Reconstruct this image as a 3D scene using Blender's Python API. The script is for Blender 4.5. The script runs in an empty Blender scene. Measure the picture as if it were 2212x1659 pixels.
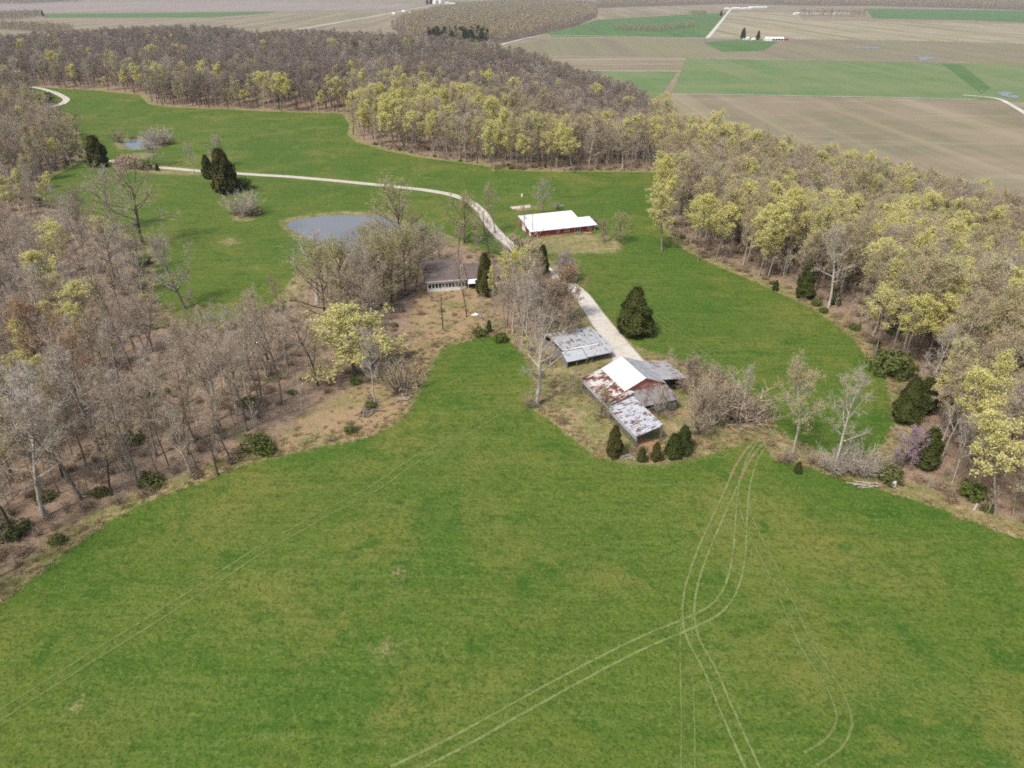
import bpy, math, random
import numpy as np
R_ = math.radians
random.seed(7); RNG = np.random.default_rng(7)
scn = bpy.context.scene
COL = scn.collection
# ------------------------------------------------------------------ camera, sky, sun, exposure
CAM_H, PITCH, HT = 80.0, R_(29.4), 0.721
cam_d = bpy.data.cameras.new('camera'); cam = bpy.data.objects.new('camera', cam_d); COL.objects.link(cam)
cam.location = (0, 0, CAM_H); cam.rotation_euler = (math.pi/2 - PITCH, 0, 0)
cam_d.sensor_width = 36; cam_d.lens = 18/HT; cam_d.clip_start = 0.5; cam_d.clip_end = 30000
scn.camera = cam
SUN_EL, SUN_AZ = R_(54), R_(222)          # azimuth clockwise from +Y: behind the camera, to the left
world = bpy.data.worlds.new('World'); scn.world = world; world.use_nodes = True
wn = world.node_tree; sky = wn.nodes.new('ShaderNodeTexSky'); sky.sky_type = 'NISHITA'
sky.sun_disc = False; sky.sun_elevation = SUN_EL; sky.sun_rotation = SUN_AZ
sky.air_density = 1.0; sky.dust_density = 4.0; sky.ozone_density = 1.0
bg = wn.nodes['Background']; bg.inputs[1].default_value = 0.13
wn.links.new(sky.outputs[0], bg.inputs[0])
sd = bpy.data.lights.new('sun', 'SUN'); sun = bpy.data.objects.new('sun', sd); COL.objects.link(sun)
sd.energy = 2.3; sd.angle = R_(6.0); sd.color = (1.0, 0.95, 0.88)
sun.rotation_euler = (math.pi/2 - SUN_EL, 0, math.pi - SUN_AZ)
scn.view_settings.view_transform = 'Standard'; scn.view_settings.look = 'None'
scn.view_settings.exposure = 0.42; scn.view_settings.gamma = 1.0
scn.cycles.use_denoising = False; scn.cycles.filter_width = 1.8
scn.cycles.max_bounces = 6; scn.cycles.diffuse_bounces = 3; scn.cycles.transparent_max_bounces = 16
scn.cycles.volume_bounces = 0
# ------------------------------------------------------------------ picture -> world rays
FW = np.array([0, math.cos(PITCH), -math.sin(PITCH)]); UP = np.array([0, math.sin(PITCH), math.cos(PITCH)])
def ray(F):
    nx = (F[0]-1106)/1106*HT; ny = (829.5-F[1])/1106*HT
    return FW + ny*UP + np.array([nx, 0, 0])
def un(F, z=0.0):
    d = ray(F); t = (z-CAM_H)/d[2]; return np.array([d[0]*t, d[1]*t])
def proj(x, y, z):
    D = y*FW[1] + (z-CAM_H)*FW[2]; V = y*UP[1] + (z-CAM_H)*UP[2]
    return 1106+1106*x/D/HT, 829.5-1106*V/D/HT, D
def crop(x0, y0, s): return lambda x, y: ((x0+x*s)/1.1573, (y0+y*s)/1.1573)
S_ = 860/2212
C1, C2, C3, C4, C5, C6 = [crop(a, b, S_) for a, b in ((0, 0), (850, 0), (1700, 0), (0, 600), (850, 600), (1700, 600))]
C9 = crop(1700, 1245, S_)
# ------------------------------------------------------------------ outlines of the land
G1F = [(0,1302),(60,1252),(150,1182),(240,1120),(330,1077),(430,1042),(520,1008),(600,987),(700,963),(790,946),(850,920),(880,890),(905,850),(915,810),(928,775),(960,745),(1000,731),(1060,724),(1100,737),(1130,767),(1148,800),(1158,850),(1150,888),(1205,922),(1245,955),(1290,985),(1350,999),(1420,1000),(1500,987),(1570,968),(1625,948),(1650,958),(1672,992),(1740,1008),(1800,1028),(1850,1042),(1930,1067),(2000,1087),(2100,1127),(2212,1168),(2600,1330),(2900,1659),(2900,2100),(-700,2100),(-700,1700),(-200,1420)]
G2F = [(1400,778),(1440,772),(1500,792),(1560,822),(1640,872),(1690,942),(1760,976),(1850,992),(1905,970),(1932,920),(1925,860),(1908,815),(1880,780),(1840,730),(1790,690),(1730,655),(1660,622),(1600,595),(1540,570),(1490,545),(1450,520),(1425,490),(1412,460),(1408,430),(1420,395),(1440,370),(1300,370),(1200,372),(1100,368),(1000,352),(900,338),(830,325),(770,308),(750,290),(755,270),(740,247),(560,240),(450,235),(360,230),(320,225),(300,205),(200,195),(60,186),(45,200),(98,232),(140,255),(172,290),(188,340),(150,365),(112,382),(85,420),(150,456),(235,484),(305,522),(335,550),(332,640),(382,692),(442,698),(540,680),(600,640),(640,590),(700,560),(800,545),(900,520),(950,500),(1000,520),(1100,560),(1190,560),(1230,600),(1270,645),(1310,690),(1350,737)]
ROUGHF = [   # rough, tan or patchy ground
 [(1165,860),(1230,930),(1290,985),(1350,1000),(1420,1001),(1500,988),(1570,969),(1640,950),(1620,880),(1520,840),(1430,775),(1360,745),(1290,680),(1230,640),(1180,700),(1150,780)],
 [(900,620),(1070,600),(1080,720),(1000,735),(950,750),(910,820),(870,900),(790,946),(700,962),(600,986),(560,965),(690,880),(800,820),(880,730)],
 [(1110,520),(1180,505),(1300,505),(1345,520),(1330,545),(1200,545),(1120,550)],
 [(250,352),(330,356),(430,362),(440,378),(330,374),(255,366)],
 [(255,335),(300,328),(340,330),(300,352),(240,350)]]
SPOTSF = [[(798,1400),(815,1392),(860,1386),(872,1396),(850,1408),(815,1412)], [(153,1522),(172,1515),(176,1522),(160,1531)], [(497,465),(520,462),(548,463),(556,468),(530,476),(505,474)],
 [(470,520),(500,512),(515,522),(495,530)], [(1112,444),(1150,440),(1165,448),(1120,455)], [(858,1240),(866,1236),(868,1246),(860,1249)],[(1040,700),(1075,690),(1085,715),(1050,722)]]
RIDGEF = [((0,85),20),((180,64),20),((350,54),20),((480,70),20),((650,70),20),((850,78),20),((1000,112),18),((1000,340),0),((700,245),0),((300,205),0),((0,190),0),((-300,190),0),((-400,90),20)]
PONDF = [(618,482),(628,474),(650,470),(690,464),(740,461),(790,461),(832,463),(862,476),(872,495),(850,515),(800,530),(745,536),(700,524),(660,508),(632,496)]
POND2F = [(262,309),(278,300),(305,297),(335,301),(345,309),(332,317),(300,321),(274,318)]
W = lambda poly, z=0.0: np.array([un(p, z) for p in poly])
G1, G2 = W(G1F), W(G2F)
ROUGH = [W(p) for p in ROUGHF]; SPOTS = [W(p) for p in SPOTSF]
PLATEAU_RIDGE = np.array([un(p, z) for p, z in RIDGEF])
POND, POND2 = W(PONDF), W(POND2F)
GAP = W([(1655,960),(1760,985),(1850,1000),(1925,975),(1965,1010),(1950,1065),(1850,1060),(1660,1005)])
UPPER = W([(85,196),(150,212),(200,300),(130,305),(60,245)])
CLEAR = W([(600,520),(700,450),(760,430),(1000,410),(1200,470),(1290,600),(1420,770),(1660,850),(1690,965),(1450,1010),(1240,960),(1150,890),(1130,775),(1060,722),(960,745),(915,815),(900,870),(870,910),(700,965),(600,990),(530,975),(600,915),(690,870),(690,830),(650,760),(620,690),(600,600)])
def sdf(poly, X, Y):
    d = np.full(X.shape, 1e9); ins = np.zeros(X.shape, bool); n = len(poly)
    for i in range(n):
        a = poly[i]; b = poly[(i+1) % n]; e = b-a; L = e@e + 1e-9
        t = np.clip(((X-a[0])*e[0]+(Y-a[1])*e[1])/L, 0, 1)
        d = np.minimum(d, (X-a[0]-t*e[0])**2+(Y-a[1]-t*e[1])**2)
        c = (a[1] > Y) != (b[1] > Y)
        if abs(e[1]) > 1e-9: ins ^= c & (X < e[0]*(Y-a[1])/e[1]+a[0])
    d = np.sqrt(d); return np.where(ins, d, -d)
def vnoise(X, Y, s, seed):
    r = np.random.default_rng(seed); T = r.random((256, 256))
    x = X/s; y = Y/s; i = np.floor(x).astype(int); j = np.floor(y).astype(int); u = x-i; v = y-j
    u = u*u*(3-2*u); v = v*v*(3-2*v); g = lambda a, b: T[a % 256, b % 256]
    return (g(i, j)*(1-u)+g(i+1, j)*u)*(1-v)+(g(i, j+1)*(1-u)+g(i+1, j+1)*u)*v-0.5
def sstep(a, b, x):
    t = np.clip((x-a)/(b-a), 0, 1); return t*t*(3-2*t)
def axis(lo, hi, fine0, fine1, s, k):
    v = [fine0]
    while v[-1] < fine1: v.append(v[-1]+s)
    while v[-1] < hi: v.append(v[-1]+max(s, k*(abs(v[-1]-0)-0)*1.0))
    w = [fine0]
    while w[-1] > lo: w.append(w[-1]-max(s, k*abs(w[-1])))
    return np.array(sorted(set(w[1:]+v)))
GX = axis(-12500, 12500, -150, 150, 1.5, .0105); GY = axis(10, 14000, 12, 330, 1.5, .0062)
XX, YY = np.meshgrid(GX, GY)
VALLEY = -40.0
def fields(X, Y):
    gs = np.maximum(sdf(G1, X, Y), sdf(G2, X, Y))
    rs = sdf(ROUGH[0], X, Y)
    for p in ROUGH[1:]+SPOTS: rs = np.maximum(rs, sdf(p, X, Y))
    cl = sdf(CLEAR, X, Y)
    rg = sdf(PLATEAU_RIDGE, X, Y)
    dpl = np.maximum(0, -np.maximum(np.maximum(gs, cl), rg))
    dopen = np.maximum(0, -np.maximum(gs, cl))
    z = VALLEY*sstep(8, 215, dpl)
    left = (X < -40) & (Y < 330)
    z = z*np.where(X < -20, sstep(330, 560, Y), 1.0)                      # the left wood lies on the same upland
    z = z - 5.0*sstep(4, 60, dopen)*sstep(10, -60, X)*sstep(330, 250, Y)  # shallow hollow in the left wood
    up = sstep(5, 60, dopen)*sstep(VALLEY, VALLEY+12, z)
    z = z + up*(vnoise(X, Y, 150, 1)*12+vnoise(X, Y, 60, 2)*4)
    near = sstep(1500, 600, Y)*sstep(VALLEY, VALLEY+8, z)
    z = z + near*(vnoise(X+31, Y, 45, 3)*1.2+vnoise(X, Y+17, 14, 4)*.25)*sstep(0, 1, 1-0*X)
    for p in (POND, POND2):
        s = sdf(p, X, Y); z = np.where(s > -14, z*(1-sstep(-14, -3, s)), z); z = z - 1.3*sstep(-3.0, 4, s)
    for p, w_ in ((POND, 1.5), (POND2, 2.6)): rs = np.maximum(rs, w_-np.abs(sdf(p, X, Y)+w_*.7))
    return z, gs, rs, sdf(ROUGH[1], X, Y)
ZZ, GS, RS, YS = fields(XX, YY)
def samp(A, x, y):
    i = np.clip(np.searchsorted(GX, x)-1, 0, len(GX)-2); j = np.clip(np.searchsorted(GY, y)-1, 0, len(GY)-2)
    u = (x-GX[i])/(GX[i+1]-GX[i]); v = (y-GY[j])/(GY[j+1]-GY[j])
    return (A[j, i]*(1-u)+A[j, i+1]*u)*(1-v)+(A[j+1, i]*(1-u)+A[j+1, i+1]*u)*v
def hz(x, y): return float(samp(ZZ, np.float64(x), np.float64(y)))
def at(F, dz=0.0):                     # the place on the land that a ray of the photo meets (dz above it)
    z = 0.0
    for _ in range(12):
        p = un(F, z+dz); z = .5*z+.5*hz(*p)
    p = un(F, z+dz); return np.array([p[0], p[1], z])
def height_to(b, topv):
    lo, hi = 0., 50.
    for _ in range(30):
        m = (lo+hi)/2
        if proj(b[0], b[1], b[2]+m)[1] > topv: lo = m
        else: hi = m
    return lo
# ------------------------------------------------------------------ materials
def srgb(r, g, b):
    f = lambda c: (c/255/12.92 if c/255 <= .04045 else ((c/255+.055)/1.055)**2.4)
    return (f(r), f(g), f(b), 1)
class NT:
    def __init__(s, name, rough=.9, spec=.2):
        s.m = bpy.data.materials.new(name); s.m.use_nodes = True; s.t = s.m.node_tree
        s.b = s.t.nodes['Principled BSDF']; s.b.inputs['Roughness'].default_value = rough
        s.b.inputs['Specular IOR Level'].default_value = spec; s.out = s.t.nodes['Material Output']
    def n(s, typ, **kw):
        q = s.t.nodes.new(typ)
        for k, v in kw.items(): setattr(q, k, v)
        return q
    def l(s, a, b): s.t.links.new(a, b)
    def val(s, x, inp):
        if isinstance(x, (int, float)): inp.default_value = x
        elif isinstance(x, tuple): inp.default_value = x
        else: s.l(x, inp)
    def math(s, op, a, b=0.0, c=None):
        q = s.n('ShaderNodeMath', operation=op); s.val(a, q.inputs[0]); s.val(b, q.inputs[1])
        if c is not None: s.val(c, q.inputs[2])
        return q.outputs[0]
    def pos(s, scale=(1, 1, 1), rot=0.0, obj=False):
        src = s.n('ShaderNodeTexCoord').outputs['Object'] if obj else s.n('ShaderNodeNewGeometry').outputs['Position']
        mp = s.n('ShaderNodeMapping'); mp.inputs['Scale'].default_value = scale; mp.inputs['Rotation'].default_value = (0, 0, rot)
        s.l(src, mp.inputs[0]); return mp.outputs[0]
    def noise(s, vec, scale, detail=3, rough=.55, dist=0.0):
        q = s.n('ShaderNodeTexNoise'); s.l(vec, q.inputs['Vector']); q.inputs['Scale'].default_value = scale
        q.inputs['Detail'].default_value = detail; q.inputs['Roughness'].default_value = rough; q.inputs['Distortion'].default_value = dist
        return q.outputs['Fac']
    def ramp(s, fac, lo, hi):
        q = s.n('ShaderNodeMapRange'); q.interpolation_type = 'SMOOTHSTEP'; s.val(fac, q.inputs[0])
        q.inputs[1].default_value = lo; q.inputs[2].default_value = hi; return q.outputs[0]
    def mix(s, fac, a, b, mode='MIX'):
        q = s.n('ShaderNodeMix', data_type='RGBA', blend_type=mode); s.val(fac, q.inputs[0])
        s.val(a, q.inputs[6]); s.val(b, q.inputs[7]); return q.outputs[2]
    def rnd(s): return s.n('ShaderNodeObjectInfo').outputs['Random']
    def attr(s, name): return s.n('ShaderNodeAttribute', attribute_name=name).outputs['Fac']
    def bump(s, h, strength=.5, dist=.1):
        q = s.n('ShaderNodeBump'); s.l(h, q.inputs['Height']); q.inputs['Strength'].default_value = strength
        q.inputs['Distance'].default_value = dist; s.l(q.outputs[0], s.b.inputs['Normal'])
    def color(s, c): s.val(c, s.b.inputs['Base Color']); return s.m
def grass_color(t):
    p = t.pos()
    c = t.mix(t.ramp(t.noise(p, .013, 3), .38, .64), (0.0662,0.1284,0.0134,1), (0.1070,0.1462,0.0192,1))
    c = t.mix(t.ramp(t.noise(p, .034, 5, .65, .5), .45, .66), c, (0.1635,0.1680,0.0333,1))
    c = t.mix(t.ramp(t.noise(p, .10, 5, .7, .6), .50, .68), c, (0.0438,0.1067,0.0102,1))
    for rot, col, amt in ((.55, (0.1363,0.1758,0.0352,1), .55), (-.75, (0.0428,0.1027,0.0096,1), .45), (.1, (0.1217,0.1700,0.0320,1), .35)):
        st = t.noise(t.pos((.07, 1.1, 1), rot), .55, 4, .65)
        c = t.mix(t.math('MULTIPLY', t.ramp(st, .50, .68), amt), c, col)
    c = t.mix(t.math('MULTIPLY', t.ramp(t.noise(t.pos((.8, 1.2, 1), .3), .62, 4, .78, .5), .47, .66), .62), c, (0.0350,0.0850,0.0077,1))
    c = t.mix(t.math('MULTIPLY', t.ramp(t.noise(p, 1.5, 4, .8), .50, .66), .6), c, (0.1703,0.1976,0.0480,1))
    c = t.mix(t.math('MULTIPLY', t.ramp(t.noise(t.pos((1, 1, 1), .4), 2.2, 2, .7), .52, .64), .6), c, (0.0253,0.0632,0.0058,1))
    c = t.mix(t.math('MULTIPLY', t.ramp(t.noise(p, .42, 2, .5), .70, .76), .7), c, (0.0292,0.0791,0.0077,1))
    return c
def m_ground():
    t = NT('land'); p = t.pos()
    g = grass_color(t)
    lit = t.mix(t.ramp(t.noise(p, .9, 4, .7), .38, .66), (.30,.212,.145,1), (.205,.145,.10,1))
    lit = t.mix(t.ramp(t.noise(p, 3.2, 3, .7), .5, .72), lit, (.40,.30,.21,1))
    lit = t.mix(t.ramp(t.noise(p, .12, 3), .55, .7), lit, (.145,.135,.06,1))
    dry = t.mix(t.ramp(t.noise(p, .7, 4, .7), .35, .65), (.36,.275,.145,1), (.25,.18,.10,1))
    dry = t.mix(t.math('MULTIPLY', t.ramp(t.noise(p, .20, 5, .75), .36, .60), .85), dry, (.125,.155,.035,1))
    ys = t.attr('ys'); yv = t.math('MULTIPLY', t.ramp(t.math('ADD', ys, t.math('MULTIPLY', t.noise(p, .15, 4, .7), 6.0)), 0.0, 5.0), t.ramp(t.noise(p, .13, 4, .7), .66, .42)); dry = t.mix(t.math('MULTIPLY', yv, .85), dry, (.33,.225,.13,1))
    dry = t.mix(t.ramp(t.noise(p, 2.4, 3, .8), .52, .7), dry, (.42,.34,.2,1))
    gs, rs = t.attr('gs'), t.attr('rs')
    n1 = t.math('SUBTRACT', t.noise(p, .35, 4, .7), .5)
    n2 = t.math('SUBTRACT', t.noise(p, 1.4, 4, .8), .5)
    e = t.math('ADD', t.math('MULTIPLY', n1, 5.0), t.math('MULTIPLY', n2, 4.0))
    fr = t.ramp(t.math('ADD', rs, t.math('MULTIPLY', e, 1.6)), -1.2, 1.2)
    edge = t.ramp(t.math('ADD', gs, t.math('ADD', e, 5.0)), -1.5, 1.5)       # dry strip along the grass
    fg = t.ramp(t.math('ADD', gs, t.math('MULTIPLY', e, .55)), -.5, .5)
    c = t.mix(edge, lit, dry)
    c = t.mix(fg, c, g)
    c = t.mix(fr, c, dry)
    # valley floor: tan stubble and bare soil
    v = t.mix(t.ramp(t.noise(t.pos((.15, 1, 1), .08), .02, 4, .6), .35, .65), (.265,.222,.145,1), (.215,.172,.115,1))
    v = t.mix(t.ramp(t.noise(t.pos((.05, 1, 1), -.05), .06, 4, .7), .5, .7), v, (.33,.275,.195,1))
    v = t.mix(t.ramp(t.noise(t.pos((.4, 1, 1), .1), .006, 3, .6), .56, .68), v, (.20,.215,.10,1))
    z = t.n('ShaderNodeSeparateXYZ'); t.l(t.n('ShaderNodeNewGeometry').outputs['Position'], z.inputs[0])
    c = t.mix(t.ramp(z.outputs[2], VALLEY+2.2, VALLEY+.6), c, v)
    t.color(c)
    h = t.math('ADD', t.noise(p, 1.1, 4, .7), t.math('MULTIPLY', t.noise(p, .35, 3, .6), 1.5))
    t.bump(h, .7, .38); return t.m
M = {}
def plain(name, col, rough=.85, var=.15, scale=3., spec=.2, metal=0.):
    t = NT(name, rough, spec); p = t.pos(obj=True)
    d = tuple(x*(1-var*1.6) for x in col[:3])+(1,); u = tuple(min(1, x*(1+var)) for x in col[:3])+(1,)
    t.color(t.mix(t.ramp(t.noise(p, scale, 4, .65), .3, .7), d, u)); t.b.inputs['Metallic'].default_value = metal
    return t.m
def bark(name, a, b, dark):
    t = NT(name); r = t.rnd(); p = t.pos((1, 1, .25), obj=True)
    c = t.mix(r, a, b); c = t.mix(t.ramp(t.noise(p, 4, 3, .7), .45, .7), c, dark); return t.color(c)
def leafmat(name, cols, trans=.35):
    t = NT(name, .8, .15); r = t.rnd()
    c = t.mix(t.ramp(r, 0, .5), cols[0], cols[1])
    c = t.mix(t.ramp(r, .5, 1), c, cols[2])
    nz = t.noise(t.pos(obj=True), .55, 2)
    c = t.mix(t.math('MULTIPLY', t.ramp(nz, .45, .7), .6), c, cols[3])
    t.color(c)
    tr = t.n('ShaderNodeBsdfTranslucent'); t.l(c, tr.inputs[0])
    mx = t.n('ShaderNodeMixShader'); mx.inputs[0].default_value = trans
    t.l(t.b.outputs[0], mx.inputs[1]); t.l(tr.outputs[0], mx.inputs[2]); t.l(mx.outputs[0], t.out.inputs[0]); return t.m
M['land'] = m_ground()
M['bark'] = bark('grey_bark', (.20,.165,.13,1), (.29,.245,.20,1), (.13,.105,.085,1))
M['dbark'] = bark('dark_bark', (.085,.068,.055,1), (.13,.105,.085,1), (.05,.04,.033,1))
M['pale'] = bark('pale_bark', (.40,.36,.31,1), (.48,.44,.38,1), (.22,.19,.16,1))
M['twig'] = bark('twigs', (.36,.288,.205,1), (.45,.365,.265,1), (.28,.22,.16,1))
M['rtwig'] = bark('dimmed_wet_twigs', (.265,.22,.178,1), (.335,.28,.228,1), (.195,.158,.132,1))  # darker copy of the twigs: the ridge's weaker light and wet put into the colour
M['gtwig'] = bark('grey_twigs', (.42,.365,.295,1), (.48,.425,.35,1), (.32,.275,.22,1))
M['bud'] = leafmat('opening_yellow_leaves', [(.72,.68,.23,1), (.75,.705,.30,1), (.65,.625,.25,1), (.55,.54,.22,1)])
M['olive'] = leafmat('olive_buds', [(.53,.49,.25,1), (.56,.51,.29,1), (.48,.46,.23,1), (.40,.37,.20,1)])
M['springgreen'] = leafmat('small_olive_leaves', [(.40,.40,.14,1), (.44,.42,.18,1), (.34,.35,.12,1), (.28,.29,.10,1)])
M['tanbud'] = leafmat('tan_buds', [(.56,.46,.26,1), (.53,.44,.22,1), (.50,.44,.20,1), (.42,.33,.20,1)])
M['orange'] = leafmat('orange_buds', [(.44,.24,.11,1), (.42,.25,.12,1), (.38,.21,.10,1), (.32,.20,.11,1)])
M['purple'] = leafmat('redbud_blossom', [(.47,.32,.46,1), (.50,.35,.49,1), (.43,.30,.41,1), (.36,.26,.34,1)])
M['cedar'] = leafmat('cedar_foliage', [(.058,.078,.020,1), (.072,.084,.021,1), (.092,.082,.024,1), (.038,.052,.013,1)], .12)
M['green'] = leafmat('green_leaves', [(.125,.165,.035,1), (.135,.15,.045,1), (.105,.14,.03,1), (.085,.11,.03,1)], .25)
M['brush'] = leafmat('brown_brush', [(.30,.21,.14,1), (.33,.25,.165,1), (.26,.185,.135,1), (.20,.145,.10,1)], .2)
M['straw'] = leafmat('dry_grass_blades', [(.42,.33,.18,1), (.36,.27,.15,1), (.30,.25,.12,1), (.24,.2,.09,1)], .2)
def m_water():
    t = NT('pond_water', .12, .4); p = t.pos()
    t.color(t.mix(t.ramp(t.noise(p, .05, 2), .4, .6), (.15,.155,.155,1), (.19,.19,.185,1)))
    t.bump(t.noise(p, 1.5, 3), .06, .05); return t.m
M['water'] = m_water()
def m_gravel():
    t = NT('pale_gravel'); p = t.pos()
    c = t.mix(t.ramp(t.noise(p, .5, 4, .7), .35, .7), (.60,.56,.49,1), (.46,.42,.35,1))
    c = t.mix(t.ramp(t.noise(p, 3.5, 3, .8), .5, .75), c, (.66,.63,.57,1))
    u = t.n('ShaderNodeSeparateXYZ'); t.l(t.n('ShaderNodeUVMap').outputs[0], u.inputs[0])
    mid = t.math('ABSOLUTE', t.math('SUBTRACT', u.outputs[0], .5))
    en = t.math('MULTIPLY', t.math('SUBTRACT', t.noise(p, .9, 4, .8), .5), .16)
    cm = t.ramp(t.math('ADD', mid, en), .16, .03)                          # grassy crown between the wheel tracks
    far = t.ramp(u.outputs[1], .80, .62)
    c = t.mix(t.math('MULTIPLY', t.math('MULTIPLY', cm, far), .6), c, (.24,.23,.13,1))
    edge = t.ramp(t.math('ADD', mid, en), .40, .50)
    t.color(t.mix(edge, c, (.33,.28,.18,1)))
    tr = t.n('ShaderNodeBsdfTransparent'); mx = t.n('ShaderNodeMixShader')
    t.l(t.ramp(t.math('ADD', mid, en), .46, .56), mx.inputs[0]); t.l(t.b.outputs[0], mx.inputs[1]); t.l(tr.outputs[0], mx.inputs[2])
    t.l(mx.outputs[0], t.out.inputs[0]); t.bump(t.noise(p, 4, 3, .8), .4, .05); return t.m
M['gravel'] = m_gravel()
def m_track(name, col, cover):
    t = NT(name); p = t.pos(); t.color(t.mix(t.ramp(t.noise(p, 1.2, 4, .7), .3, .7), col, tuple(x*.65 for x in col[:3])+(1,)))
    u = t.n('ShaderNodeSeparateXYZ'); t.l(t.n('ShaderNodeUVMap').outputs[0], u.inputs[0])
    mid = t.math('MULTIPLY', t.math('ABSOLUTE', t.math('SUBTRACT', u.outputs[0], .5)), 2.0)
    a = t.math('ADD', t.math('ADD', t.noise(p, 1.6, 4, .75), t.math('MULTIPLY', mid, .55)), t.math('MULTIPLY', t.math('SUBTRACT', t.noise(p, .16, 3, .6), .5), .5))
    tr = t.n('ShaderNodeBsdfTransparent'); mx = t.n('ShaderNodeMixShader')
    t.l(t.ramp(a, cover-.20, cover+.26), mx.inputs[0]); t.l(t.b.outputs[0], mx.inputs[1]); t.l(tr.outputs[0], mx.inputs[2])
    t.l(mx.outputs[0], t.out.inputs[0]); return t.m
M['track'] = m_track('flattened_grass', (.20,.25,.075,1), .80)
M['faint'] = m_track('faint_flattened_grass', (.165,.215,.055,1), .78)
M['mud'] = m_track('muddy_rut', (.27,.21,.105,1), .82)
def m_field(name, a, b, stripe, rot, freq, amt=.6):
    t = NT(name); p = t.pos()
    c = t.mix(t.ramp(t.noise(p, .012, 4, .65), .35, .66), a, b)
    s = t.noise(t.pos((freq, freq*.03, 1), rot), 1.0, 3, .6)
    c = t.mix(t.math('MULTIPLY', t.ramp(s, .42, .66), amt), c, stripe)
    c = t.mix(t.math('MULTIPLY', t.ramp(t.noise(t.pos((.3, 1, 1)), .05, 4, .7), .5, .75), .5), c, b); c = t.mix(t.math('MULTIPLY', t.ramp(t.noise(t.pos((.12, 1, 1), .1), .035, 5, .75), .54, .7), .5), c, stripe); return t.color(c)
M['f_green'] = m_field('young_wheat', (.115,.185,.060,1), (.165,.205,.085,1), (.20,.215,.105,1), 1.5, .03)
M['f_green2'] = m_field('pasture_green', (.085,.160,.045,1), (.115,.175,.060,1), (.065,.125,.040,1), 1.45, .05, .5)
M['f_stubble'] = m_field('striped_stubble', (.36,.30,.205,1), (.29,.255,.16,1), (.19,.185,.10,1), -.16, .028, .9)
M['f_brown'] = m_field('brown_stubble', (.235,.195,.130,1), (.20,.205,.095,1), (.185,.14,.12,1), 1.52, .02, .6)
M['f_tan'] = m_field('tan_stubble', (.245,.198,.130,1), (.185,.165,.095,1), (.34,.285,.19,1), 1.50, .022, .7)
M['f_mauve'] = m_field('bare_mauve_soil', (.27,.225,.185,1), (.245,.20,.17,1), (.32,.27,.215,1), 1.5, .01)
M['roadfar'] = plain('pale_road', (.55,.52,.46,1), scale=.05)
M['woodfloor'] = plain('wood_floor', (.16,.115,.085,1), scale=.02)
M['whitepaint'] = plain('white_paint', (.74,.74,.72,1), .6, .06, 2.)
def m_whiteroof():
    t = NT('white_metal_roof', .45, .4); x = t.n('ShaderNodeSeparateXYZ'); t.l(t.pos(obj=True), x.inputs[0])
    f = t.math('FRACT', t.math('MULTIPLY', x.outputs[0], 1.1)); seam = t.ramp(t.math('ABSOLUTE', t.math('SUBTRACT', f, .5)), .455, .48)
    c = t.mix(t.ramp(t.noise(t.pos((1, .15, 1), obj=True), .8, 4, .7), .45, .75), (.84,.84,.84,1), (.72,.71,.69,1))
    t.bump(seam, .4, .06); return t.color(t.mix(t.math('MULTIPLY', seam, .5), c, (.60,.60,.60,1)))
M['whiteroof'] = m_whiteroof()
M['redwall'] = plain('red_siding', (.27,.045,.05,1), .7, .12, 1.5)
M['pink'] = plain('faded_red_boards', (.42,.19,.15,1), .85, .22, 1.2)
M['greywood'] = plain('weathered_boards', (.22,.20,.18,1), .9, .3, 2.)
M['darkshadewood'] = plain('dark_shaded_timber', (.045,.038,.032,1), .9, .3, 2.)  # dark boards; on inner walls the interior shade is put into this colour
M['shingle'] = plain('brown_shingles', (.155,.122,.105,1), .9, .16, 1.5)
M['glass'] = plain('window_glass', (.03,.035,.04,1), .08, .3, .7, .6)
M['paleglass'] = plain('curtained_glass', (.16,.18,.18,1), .15, .4, .9, .5)
M['concrete'] = plain('concrete', (.55,.45,.39,1), .9, .1, .8)
M['tin'] = plain('galvanised_tin', (.40,.42,.44,1), .5, .1, 1.5, .4)
M['soil'] = plain('orange_soil', (.36,.22,.12,1), .95, .25, 1.)
M['lumber'] = plain('fresh_lumber', (.45,.31,.20,1), .85, .2, 1.5)
M['log'] = plain('bleached_log', (.40,.35,.29,1), .9, .25, 2.)
M['whiteplastic'] = plain('white_plastic', (.75,.75,.74,1), .4, .03, 2.)
M['blueplastic'] = plain('blue_plastic', (.07,.15,.33,1), .4, .05, 2.)
M['black'] = plain('black_mesh', (.025,.024,.023,1), .8, .2, 2.)
M['pole'] = plain('pole_timber', (.21,.19,.165,1), .9, .2, 2.)
M['yellow'] = plain('yellow_guard', (.55,.42,.18,1), .6, .05, 2.)
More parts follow.
